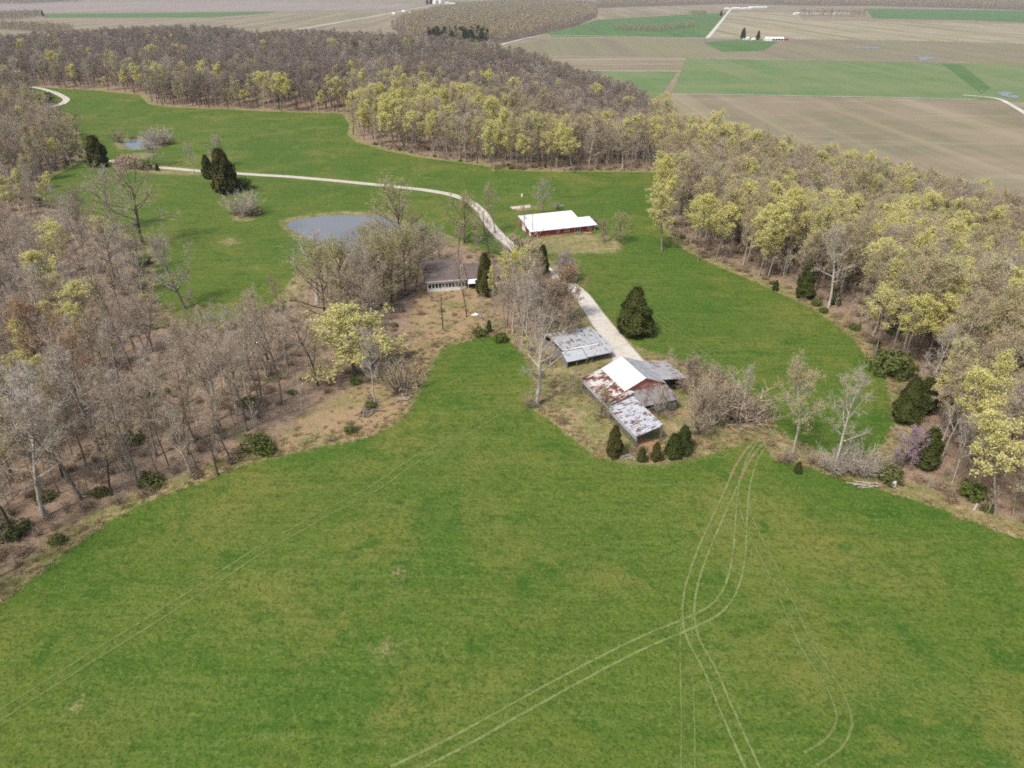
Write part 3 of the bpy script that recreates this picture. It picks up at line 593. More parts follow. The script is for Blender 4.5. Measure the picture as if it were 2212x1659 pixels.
b = at(ZR(805,428)); e = at(ZR(942,416)); v = e-b
thing1('fallen_pole', M['bluetin'], b, lambda m: (m.tube((0,0,.25),(v[0],v[1],.35),.16,.12), m.tube((v[0]*.78-.4,v[1]*.78-1.4,.3),(v[0]*.78+.4,v[1]*.78+1.4,.5),.1)), 'pale fallen pole with crosspiece lying in grass behind the red house', 'fallen pole')
b = at(ZR(1215,795)); thing1('plank', M['lumber'], b, lambda m: (m.box(0,3.0,-.3,.3,.05,.2), m.box(.2,2.6,.31,.7,.02,.12)), 'pale planks lying in front of the red house', 'planks', None, R_(15))
b = at(C5(412,350)); t_ = empty('trampoline', b, 0, 'round dark trampoline on leaf litter left of the ranch house', 'trampoline')
def ring(m, r, z, w, n=20):
    for i in range(n): a, c = 2*math.pi*i/n, 2*math.pi*(i+1)/n; m.tube((r*math.cos(a),r*math.sin(a),z),(r*math.cos(c),r*math.sin(c),z),w,n=5)
one(t_, 'frame', M['black'], lambda m: ring(m, 1.9, .6, .07))
one(t_, 'mat', M['shingle'], lambda m: m.tube((0,0,.55),(0,0,.58),1.6,n=20))
for k in range(6): one(t_, 'leg', M['black'], lambda m: m.tube((1.9*math.cos(k*1.047),1.9*math.sin(k*1.047),-.2),(1.9*math.cos(k*1.047),1.9*math.sin(k*1.047),.58),.04,n=5))
b = at(C5(868,482)); thing1('tarpaulin', M['whiteplastic'], b, lambda m: (m.slab([(-1.1,-.3,.12),(.3,-.6,.1),(1.0,-.1,.25),(.1,.5,.45)], .3), m.slab([(-.6,.4,.3),(.1,.52,.47),(.5,.9,.2)], .2)), 'crumpled whitish tarp on the ground before the ranch house', 'tarp')
def pile(name, mat, F, n, L, r, spread, label, cat, seed, group=None):
    rr = random.Random(seed); o = empty(name, at(F), 0, label, cat, group)
    for k in range(n):
        a = rr.uniform(0, math.pi) if spread > 1 else rr.gauss(.15, .35); x, y = rr.uniform(-1, 1)*spread, rr.uniform(-1, 1)*spread*.6; l = L*rr.uniform(.5, 1)/2; z = r+.12*(k % 4)
        one(o, 'log' if r > .08 else 'board', mat, lambda m: m.tube((x-l*math.cos(a),y-l*math.sin(a),z),(x+l*math.cos(a),y+l*math.sin(a),z+rr.uniform(-.05,.25)),r,r*.7,6))
    return o
pile('lumber_pile', M['lumber'], ZB(1245,1062), 16, 3.4, .07, .9, 'scattered heap of pale boards in front of the weathered barn wall', 'lumber pile', 1)
pile('log_pile', M['log'], C5(400,1030), 7, 2.6, .14, .9, 'heap of pale cut logs at the tip of the brushy wood edge', 'log pile', 2)
pile('brush_pile', M['log'], ZB(760,1520), 14, 3.6, .05, 1.2, 'flat heap of bleached poles between cedars below the spotted shed', 'brush pile', 3)
pile('brush_pile', M['bark'], C5(180,1110), 10, 6, .12, 1.6, 'fallen grey branches in brush beside the foreground pasture', 'fallen branches', 4)
pile('log_pile', M['log'], C6(1200,1580), 5, 5.5, .13, 1.0, 'bleached logs lying along the pasture edge before the right wood', 'logs', 5)
b = at(C6(1372,1578)); thing1('barrel', M['whiteplastic'], b, lambda m: m.tube((0,0,-.1),(0,0,1.1),.42,.4,14), 'white plastic barrel at the edge of the right wood', 'barrel')
b = at(C6(268,1080)); thing1('barrel', M['blueplastic'], b, lambda m: m.tube((0,0,-.1),(0,0,1.0),.38,.36,14), 'blue barrel in the bare brush right of the barn', 'barrel')
b = at(C9(1890,75)); thing1('stump', M['pale'], b, lambda m: m.tube((0,0,-.2),(.15,0,1.3),.28,.2,9), 'pale broken stump in green brush at the right pasture edge', 'stump')
sheet('bare_soil', smooth_poly([at(ZB(*p))[:2] for p in ((900,1330),(1110,1320),(1130,1350),(1040,1420),(900,1400))]), hz(*at(ZB(1000,1370))[:2])+.07, M['soil'])
# ------------------------------------------------------------------ farms far out in the valley
def vat(F): p = un(F, VALLEY); return np.array([p[0], p[1], VALLEY])
def farm_building(F, name, w, dpt, h, roof, wall, label, cat, rz=0., ridge=2.5, openings=0, group=None):
    o = empty(name, vat(F), rz, label, cat, group)
    one(o, 'wall', wall, lambda m: (m.box(-w/2,w/2,-dpt/2,dpt/2,-1,h), m.prism([(-w/2+.01,-dpt/2,h),(-w/2+.01,dpt/2,h),(-w/2+.01,0,h+ridge*.95)], (w-.02,0,0))))
    one(o, 'roof', roof, lambda m: (m.slab([(-w/2-.5,0,h+ridge),(-w/2-.5,-dpt/2-.6,h-.2),(w/2+.5,-dpt/2-.6,h-.2),(w/2+.5,0,h+ridge)], .2), m.slab([(-w/2-.5,dpt/2+.6,h-.2),(-w/2-.5,.003,h+ridge),(w/2+.5,.003,h+ridge),(w/2+.5,dpt/2+.6,h-.2)], .2)))
    for k in range(openings):
        x = -w*.12+k*w*.155; one(o, 'bay_shade_panel', M['black'], lambda m: m.box(x,x+w*.125,-dpt/2-.15,-dpt/2-.01,.9,h-.4))  # solid black panels: shade inside the open bays painted onto the wall
    return o
cf = lambda x, y: ((1700+x*600/2212)/1.1573, (y*600/2212)/1.1573)
ce = lambda x, y: ((900+x*600/2212)/1.1573, (y*600/2212)/1.1573)
farm_building(cf(862,376), 'farm_barn', 44, 15, 5.5, M['whiteroof'], M['whitepaint'], 'long white barn with dark open bays beside the far valley road', 'barn', 0, 3, 4)
farm_building(cf(600,366), 'farmhouse', 16, 10, 4, M['whiteroof'], M['whitepaint'], 'small white farmhouse by two dark trees on the far valley road', 'house', .1)
farm_building(cf(672,371), 'farm_shed', 8, 6, 2.5, M['whiteroof'], M['whitepaint'], 'tiny white shed between the farmhouse and the far long barn', 'shed', .3)
farm_building(cf(962,371), 'farm_shed', 16, 9, 3, M['redwall'], M['redwall'], 'low red shed at the right end of the far long white barn', 'shed', 0, 1.2)
FB = 'small white buildings on the far valley horizon'
for i, (F, w, h, lab) in enumerate([(ce(310,132),14,4,'leftmost white house of the hamlet on the diagonal valley road'),(ce(400,110),16,4,'middle white house of the hamlet on the diagonal valley road'),(ce(458,128),13,5,'rightmost white house of the hamlet on the diagonal valley road'),
    (ce(850,38),40,5,'long white shed right of the grain silos near the horizon'),(ce(800,34),26,8,'white farm building between silos and long shed near the horizon'),
    (cf(430,86),26,5,'white house left of the end of the straight white road'),(cf(490,84),26,5,'white house just right of the end of the straight white road'),(cf(525,84),40,6,'second white house right of the end of the straight white road'),(cf(610,84),60,5,'low white shed on the far tan field'),(cf(715,76),130,6,'longest low white building on the far tan field'),
    (cf(1075,133),36,5,'white shed at the left end of the far tree row')]):
    farm_building(F, 'farm_building', w, 12, h, M['whiteroof'], M['whitepaint'], lab, 'building', .05*i, 3, 0, FB)
farm_building(cf(1330,129), 'poultry_barn', 260, 14, 5, M['bluetin'], M['whitepaint'], 'very long pale green roofed barn behind the far tree row', 'barn', 0, 2)
for F, r, h, lab in [(ce(692,36),17,20,'widest white grain silo near the horizon'),(ce(742,34),13,22,'tall white grain silo right of the widest one')]:
    o = empty('grain_silo', vat(F), 0, lab, 'silo', 'grain silos near the horizon')
    one(o, 'body', M['whitepaint'], lambda m: m.tube((0,0,-1),(0,0,h),r,n=20)); one(o, 'cap', M['whiteroof'], lambda m: m.tube((0,0,h),(0,0,h+6),r*1.03,r*.15,20))

# ------------------------------------------------------------------ trees: one skeleton grower, several kinds
def unit(v): return v/(np.linalg.norm(v, axis=-1, keepdims=True)+1e-9)
class TM:                                  # collects tubes and small faces for trunk or crown
    def __init__(s): s.V = []; s.Q = []; s.T = []; s.qm = []; s.tm = []; s.n = 0
    def tube(s, P, R, k, m=0):
        P = np.asarray(P); d = unit(np.gradient(P, axis=0)); ref = np.array([.31, .95, .05]) if abs(d[0][2]) > .5 else np.array([0, 0, 1.])
        u = unit(np.cross(d, ref)); w = np.cross(d, u); a = np.arange(k)*2*math.pi/k; n = len(P)
        V = P[:, None]+np.asarray(R)[:, None, None]*(np.cos(a)[None, :, None]*u[:, None]+np.sin(a)[None, :, None]*w[:, None])
        I = s.n+np.arange(n*k).reshape(n, k); J = np.roll(I, -1, 1)
        s.Q.append(np.stack([I[:-1], J[:-1], J[1:], I[1:]], -1).reshape(-1, 4)); s.qm.append(np.full((n-1)*k, m)); s.V.append(V.reshape(-1, 3)); s.n += n*k
    def blades(s, p, d, L, w, m=0):
        u = unit(np.cross(d, RNG.normal(size=d.shape))); n = len(p)
        V = np.stack([p-u*w, p+u*w, p+d*np.asarray(L)[:, None]], 1)
        s.T.append(s.n+np.arange(n*3).reshape(n, 3)); s.tm.append(np.full(n, m)); s.V.append(V.reshape(-1, 3)); s.n += 3*n
    def quads(s, p, size, m=0, nrm=None, asp=.7):
        n = len(p); nn = unit(RNG.normal(size=(n, 3)) if nrm is None else nrm+RNG.normal(size=(n, 3))*.6)
        u = unit(np.cross(nn, RNG.normal(size=(n, 3)))); w = np.cross(nn, u); a = np.asarray(size).reshape(-1, 1)*np.ones((n, 1))
        V = np.stack([p-u*a-w*a*asp*.3, p+w*a*asp*-1, p+u*a+w*a*.2*asp, p+w*a*asp], 1)
        s.Q.append(s.n+np.arange(n*4).reshape(n, 4)); s.qm.append(np.full(n, m)); s.V.append(V.reshape(-1, 3)); s.n += 4*n
    def mesh(s, name, mats, smooth=False):
        c = lambda L, k: np.concatenate(L) if L else None
        return mesh_np(name, np.concatenate(s.V), c(s.T, 3), c(s.Q, 4), mats, c(s.tm, 1), c(s.qm, 1), smooth)
def bend(rng, p, d, L, n, up, wob):
    P = [p]; d = d/np.linalg.norm(d)
    for i in range(n):
        d = d+np.array([0, 0, up])/n+rng.normal(size=3)*wob; d /= np.linalg.norm(d); p = p+d*L/n; P.append(p)
    return np.array(P)
def grow(seed, H=24, r0=.24, clear=.42, R=4.6, n1=15, n2=6, n3=5, nb=8, leaf=0, lsize=.2, bw=.022, bl=1.0, lean=0., lowd=25, drop=0., dead=False):
    rng = np.random.default_rng(seed); tr, cr = TM(), TM()
    n = 10; P = [np.array([0, 0, -.6])]; d = np.array([lean, 0, 1.])
    for i in range(n):
        d = d+np.r_[rng.normal(size=2)*.05, 0]; d /= np.linalg.norm(d); P.append(P[-1]+d*(H*.9)/n)
    P = np.array(P); t = np.linspace(0, 1, n+1); rad = r0*(1-t)**.75+.03; rad[0] *= 1.35; tr.tube(P, rad, 7)
    ip = lambda f: np.array([np.interp(f, t, P[:, k]) for k in range(3)])
    b0, bd, bL = [], [], []
    for i in range(n1):
        f = clear+(.99-clear)*((i+rng.uniform(.1, .9))/n1); tc = (f-clear)/(1-clear); p = ip(f); az = 2.4*i+rng.normal()*.4
        L = R*(.5+.75*math.sin(math.pi*min(1, tc*.72+.2)))*rng.uniform(.75, 1.2); el = R_(lowd+(78-lowd)*tc**1.2+rng.normal()*7)
        dd = np.array([math.cos(az)*math.cos(el), math.sin(az)*math.cos(el), math.sin(el)])
        LP = bend(rng, p, dd, L*1.15, 6, .45-drop, .10); lr = np.interp(f, t, rad)*.55*np.linspace(1, .18, 7)+.012; tr.tube(LP, lr, 5)
        for j in range(n2):
            g = rng.uniform(.28, 1.0); q = LP[int(g*6)]; ld = unit(LP[min(6, int(g*6)+1)]-LP[max(0, int(g*6)-1)])
            e = unit(ld+rng.normal(size=3)*.75+[0, 0, .18]); L2 = L*.48*(1.15-.5*g)*rng.uniform(.7, 1.25)
            SP = bend(rng, q, e, L2, 4, .3, .13); (tr if dead else cr).tube(SP, np.linspace(max(.02, lr[int(g*6)]*.5), .012, 5), 3)
            for k in range(n3):
                h = rng.uniform(.2, 1.0); q3 = SP[int(h*4)]; e3 = unit(unit(SP[-1]-SP[0])+rng.normal(size=3)*.7+[0, 0, .15]); L3 = L2*.5*rng.uniform(.6, 1.2)
                TP = bend(rng, q3, e3, L3, 2, .2, .15); cr.tube(TP, [.02, .014, .008], 3)
                f4 = rng.uniform(.15, 1.05, nb)[:, None]; b0.append(TP[0]+(TP[2]-TP[0])*f4); bd.append(unit(unit(TP[2]-TP[0])+rng.normal(size=(nb, 3))*.8)); bL.append(bl*rng.uniform(.5, 1.2, nb))
    if b0:
        b0 = np.concatenate(b0); bd = np.concatenate(bd); bL = np.concatenate(bL); cr.blades(b0, bd, bL, bw)
        if leaf:
            k = rng.integers(0, len(b0), leaf); c = b0[k]+bd[k]*(bL[k]*rng.uniform(.3, 1.1, leaf))[:, None]+rng.normal(size=(leaf, 3))*.12
            cr.quads(c, lsize*rng.uniform(.6, 1.3, leaf), 1)
    return tr, cr
def cedar(seed, H=9, R=2.2, n=5200, pw=.75, low=.02, sz=.30):
    rng = np.random.default_rng(seed); tr, cr = TM(), TM()
    tr.tube(np.array([[0, 0, -.4], [0, 0, H*.5], [0, 0, H*.93]]), [.16, .1, .03], 6)
    for i in range(40):
        t_ = rng.uniform(.05, .9); a = rng.uniform(0, 6.3); L = R*(1-t_)**pw*.8; tr.tube(bend(rng, np.array([0, 0, H*t_]), np.array([math.cos(a), math.sin(a), .25]), L, 2, .3, .1), [.04, .03, .012], 3)
    ph = rng.uniform(0, 6.3, 6)
    def rad(t, a):
        lump = 1+.16*np.sin(3*a+ph[0]+4*t)+.12*np.sin(5*a+ph[1]-9*t)+.13*np.sin(13*t+ph[2]+2*a)+.08*np.sin(29*t+3*a+ph[3])
        return R*np.clip(np.minimum((1-t)**pw, .5+2.2*t), .0, 1)*lump
    t = rng.uniform(0, 1, n)**1.15*(1-low)+low; a = rng.uniform(0, 2*math.pi, n); rr = rad(t, a)*(1.08-.5*rng.uniform(0, 1, n)**1.5)+.05*rng.uniform(0, 1, n)
    c = np.stack([rr*np.cos(a), rr*np.sin(a), t*H*.98+.05], 1)
    cr.quads(c, sz*rng.uniform(.5, 1.25, n)*(.55+.6*(1-t)), 0, np.stack([np.cos(a), np.sin(a), np.full(n, .5)], 1))
    k = 1100; tt = rng.uniform(.1, 1.02, k); aa = rng.uniform(0, 6.3, k); r2 = rad(np.minimum(tt, .97), aa)*.92
    cr.blades(np.stack([r2*np.cos(aa), r2*np.sin(aa), tt*H*.95], 1), unit(np.stack([np.cos(aa)*.7, np.sin(aa)*.7, np.full(k, .9)], 1)), rng.uniform(.3, 1.0, k)*sz*3.2, .10*sz/.3)
    na, nt = 14, 12; A_, T_ = np.meshgrid(np.linspace(0, 2*math.pi, na, endpoint=False), np.linspace(.03, .95, nt)); r3 = rad(T_, A_)*.60
    V = np.stack([r3*np.cos(A_), r3*np.sin(A_), T_*H*.97], -1).reshape(-1, 3); I = cr.n+np.arange(na*nt).reshape(nt, na); J = np.roll(I, -1, 1)
    cr.Q.append(np.stack([I[:-1], J[:-1], J[1:], I[1:]], -1).reshape(-1, 4)); cr.qm.append(np.zeros((nt-1)*na, int)); cr.V.append(V); cr.n += na*nt
    return tr, cr
def shrub(seed, H=3, R=1.6, ns=34, nb=14, leaf=0, lsize=.12, bw=.016):
    rng = np.random.default_rng(seed); tr, cr = TM(), TM(); b0, bd, bL = [], [], []
    for i in range(ns):
        a = rng.uniform(0, 6.3); sp = rng.uniform(.1, 1); d = np.array([math.cos(a)*sp*R/H*1.3, math.sin(a)*sp*R/H*1.3, 1.])
        P = bend(rng, np.array([math.cos(a)*.25*R*sp, math.sin(a)*.25*R*sp, -.15]), d, H*rng.uniform(.65, 1.05), 4, -.1, .09); tr.tube(P, np.linspace(.035, .01, 5)*H/3, 3)
        f = rng.uniform(.25, 1, nb); q = np.stack([np.interp(f, np.linspace(0, 1, 5), P[:, k]) for k in range(3)], 1)
        b0.append(q); bd.append(unit(unit(P[-1]-P[0])+rng.normal(size=(nb, 3))*.6)); bL.append(H*.28*rng.uniform(.4, 1.1, nb))
    b0, bd, bL = map(np.concatenate, (b0, bd, bL)); cr.blades(b0, bd, bL, bw*H/3)
    if leaf:
        k = rng.integers(0, len(b0), leaf); cr.quads(b0[k]+bd[k]*(bL[k]*rng.uniform(0, 1, leaf))[:, None], lsize*rng.uniform(.6, 1.3, leaf), 1)
    return tr, cr
def bush(seed, H=1.6, R=1.3, n=900, sz=.13):
    rng = np.random.default_rng(seed); tr, cr = TM(), TM()
    for i in range(10):
        a = rng.uniform(0, 6.3); tr.tube(bend(rng, np.array([0, 0, -.1]), np.array([math.cos(a)*.7, math.sin(a)*.7, 1]), H*.8, 2, 0, .1), [.03, .02, .01], 3)
    v = unit(rng.normal(size=(n, 3))); r = rng.uniform(.45, 1, n)**.5*(1+.22*np.sin(4*v[:, 0]*2+seed)+.2*np.sin(7*v[:, 1]+v[:, 2]*5))
    c = v*r[:, None]*[R, R, H*.55]+[0, 0, H*.5]; c[:, 2] = np.maximum(c[:, 2], .02); cr.quads(c, sz*rng.uniform(.6, 1.4, n), 0, v)
    return tr, cr
KIND = {}
def reg(kind, gen, mt, mc, H):
    tr, cr = gen; KIND.setdefault(kind, []).append((tr.mesh(kind+'_trunk', [mt], True), cr.mesh(kind+'_crown', mc), H))
for i in range(7): reg('bare', grow(100+i, 24, .25+.03*(i % 3), .40+.04*(i % 3), 4.3+.5*(i % 3), nb=6, bw=.019, lean=(-.06, 0, .05)[i % 3]), M['bark'] if i % 3 else M['dbark'], [M['twig']], 24)
for i in range(4): reg('ridgebare', grow(120+i, 23, .25, .40, 4.6, nb=6, bw=.024), M['dbark'], [M['rtwig']], 23)  # ridge trees carry the twig colour with weaker light painted in
for i in range(3): reg('palebare', grow(130+i, 22, .27, .36, 4.6, 14, nb=6, bw=.019), M['pale'], [M['gtwig']], 22)
for i in range(3): reg('open', grow(150+i, 17, .32, .22, 6.2, 18, 7, 5, 8, lowd=12), M['bark'], [M['gtwig']], 17)
for i in range(2): reg('darkopen', grow(160+i, 19, .34, .30, 6.3, 17, 6, 5, 7, lowd=10, drop=.25), M['dbark'], [M['twig']], 19)
for i in range(2): reg('openbud', grow(165+i, 15, .32, .18, 6.4, 19, 7, 4, 6, leaf=3600, lsize=.14, lowd=10), M['dbark'], [M['twig'], M['springgreen']], 15)
for i in range(5): reg('yellow', grow(170+i, 23, .22, .42+.05*(i % 3), 3.9+.4*(i % 3), 16, 6, 4, 5, leaf=8200, lsize=.135), M['bark'], [M['twig'], M['bud']], 23)
for i in range(4): reg('olive', grow(190+i, 23, .23, .42, 4.3, 15, 6, 4, 6, leaf=4200, lsize=.12), M['bark'], [M['twig'], M['olive']], 23)
for i in range(3): reg('tanbud', grow(200+i, 22, .22, .38, 4.1, 15, 6, 4, 6, leaf=4600, lsize=.115), M['pale'], [M['gtwig'], M['tanbud']], 22)
reg('orange', grow(210, 20, .22, .4, 4.6, 15, 6, 4, 6, leaf=2400, lsize=.16), M['bark'], [M['twig'], M['orange']], 20)
reg('bigyellow', grow(214, 14, .28, .24, 5.0, 20, 7, 5, 6, leaf=11000, lsize=.15, lowd=8), M['dbark'], [M['twig'], M['bud']], 14)
for i in range(2): reg('snag', grow(220+i, 16, .36, .38, 4.2, 9, 3, 1, 1, dead=True), M['dbark'] if i else M['pale'], [M['gtwig']], 16)
reg('branchy', grow(225, 15, .34, .36, 4.4, 13, 6, 4, 5, dead=True, lowd=14, bw=.014, bl=.7), M['pale'], [M['gtwig']], 15)
for i in range(3): reg('cedar', cedar(230+i, 9, 2.1+.25*i, pw=(.5, .44, .58)[i]), M['dbark'], [M['cedar']], 9)
reg('roundcedar', cedar(236, 10, 4.3, 9500, .58, sz=.36), M['dbark'], [M['cedar']], 10)
for i in range(2): reg('slimcedar', cedar(240+i, 6, 1.35, 3800, .52, sz=.2), M['dbark'], [M['cedar']], 6)
for i in range(3): reg('shrub', shrub(250+i, 3, 1.5), M['bark'], [M['twig']], 3)
reg('paleshrub', shrub(256, 4.5, 2.6, 60, 22), M['pale'], [M['gtwig']], 4.5)
reg('orangeshrub', grow(257, 8, .10, .07, 3.3, 24, 7, 5, 7, leaf=2600, lsize=.11, bl=.6, bw=.013, lowd=48), M['bark'], [M['twig'], M['orange']], 8)
reg('brownthicket', grow(258, 7, .09, .06, 2.9, 24, 6, 4, 6, leaf=500, lsize=.09, bl=.6, bw=.013, lowd=45), M['bark'], [M['twig'], M['brush']], 7)
reg('redbud', grow(260, 7, .13, .16, 3.0, 14, 6, 4, 6, leaf=2700, lsize=.10, bl=.5, bw=.014, lowd=20), M['dbark'], [M['twig'], M['purple']], 7)
for i in range(3): reg('greenbush', bush(270+i), M['dbark'], [M['green']], 1.6)
for i in range(2): reg('brownbush', bush(280+i, 1.4, 1.3, 700, .09), M['dbark'], [M['brush']], 1.4)
reg('sapling', grow(290, 9, .06, .3, 1.5, 9, 4, 2, 3, bl=.6, bw=.014), M['pale'], [M['gtwig']], 9)
reg('sapling', grow(291, 11, .07, .35, 1.7, 9, 4, 2, 3, bl=.6, bw=.014), M['bark'], [M['twig']], 11)
def fartree(seed, mt, leafm=None):
    tr, cr = grow(seed, 24, .35, .3, 5.2, 10, 4, 1, 9, leaf=500 if leafm else 0, lsize=.55, bw=.13, bl=1.7); return tr, cr
for i in range(3): reg('far', fartree(300+i, 0), M['bark'], [M['twig']], 24)
reg('far', fartree(304, 0, 1), M['bark'], [M['twig'], M['olive']], 24)
reg('pine', cedar(310, 22, 4.2, 1500, .6, .15, .9), M['dbark'], [M['cedar']], 22)
CAT = dict(shrub='shrub', paleshrub='shrub', orangeshrub='shrub', brownthicket='shrub', greenbush='bush', brownbush='bush')
NAME = dict(bare='bare_tree', ridgebare='bare_tree', palebare='bare_tree', open='bare_tree', darkopen='bare_tree', openbud='budding_tree', yellow='yellow_tree', olive='budding_tree', tanbud='budding_tree', orange='budding_tree', bigyellow='yellow_tree', snag='dead_tree', branchy='dead_tree', cedar='cedar_tree', roundcedar='cedar_tree', slimcedar='cedar_tree', shrub='bare_shrub', paleshrub='bare_shrub', orangeshrub='budding_shrub', brownthicket='bare_shrub', redbud='redbud_tree', greenbush='green_bush', brownbush='brown_bush', sapling='sapling', far='far_tree', pine='pine_tree')
PROTO = {}
def plant(kind, x, y, h, label, group=None, var=None, wide=1.0, z=None, tilt=0.0):
    L = KIND[kind]; var = RNG.integers(len(L)) if var is None else var % len(L); tm_, cm_, H0 = L[var]; z = hz(x, y) if z is None else z
    key = (kind, int(var)); s = h/H0
    if key not in PROTO:
        r = bpy.data.objects.new(NAME[kind], None)
        t = bpy.data.objects.new('trunk' if 'shrub' not in kind and 'bush' not in kind and kind != 'brownthicket' else 'stems', tm_)
        c = bpy.data.objects.new('crown' if t.name.startswith('trunk') else 'foliage', cm_); PROTO[key] = (r, t, c)
    else:
        r0, t0, c0 = PROTO[key]; r, t, c = r0.copy(), t0.copy(), c0.copy()
    COL.objects.link(r); COL.objects.link(t); COL.objects.link(c); t.parent = r; c.parent = r
    r.location = (x, y, z); r.rotation_euler = (tilt, 0, RNG.uniform(0, 6.28)); r.scale = (s*wide, s*wide, s)
    for k in ('label', 'category', 'group'):
        if k in r: del r[k]
    return tag(r, label, CAT.get(kind, 'tree'), group)
TAKEN = []; SHOWN = []
def grp(F, top, kind, label, wide=1.0, var=None, h=None, group=None):
    b = at(F); hh = h or height_to(b, top); TAKEN.append((b[0], b[1], 3.2 if hh > 8 else 1.0)); SHOWN.append((b[0], b[1], b[2], hh)) if ('cedar' in kind or 'yellow' in kind or kind == 'redbud' or 'white' in label) else None; return plant(kind, b[0], b[1], hh, label, group, var, wide)
f1 = lambda c: (lambda x, y, t: (c(x, y), c(0, t)[1]))
def N(c, x, y, t, kind, label, wide=1.0, var=None, group=None): F, tv = f1(c)(x, y, t); return grp(F, tv, kind, label, wide, var, None, group)
GC = 'dark cedars around the pastures'
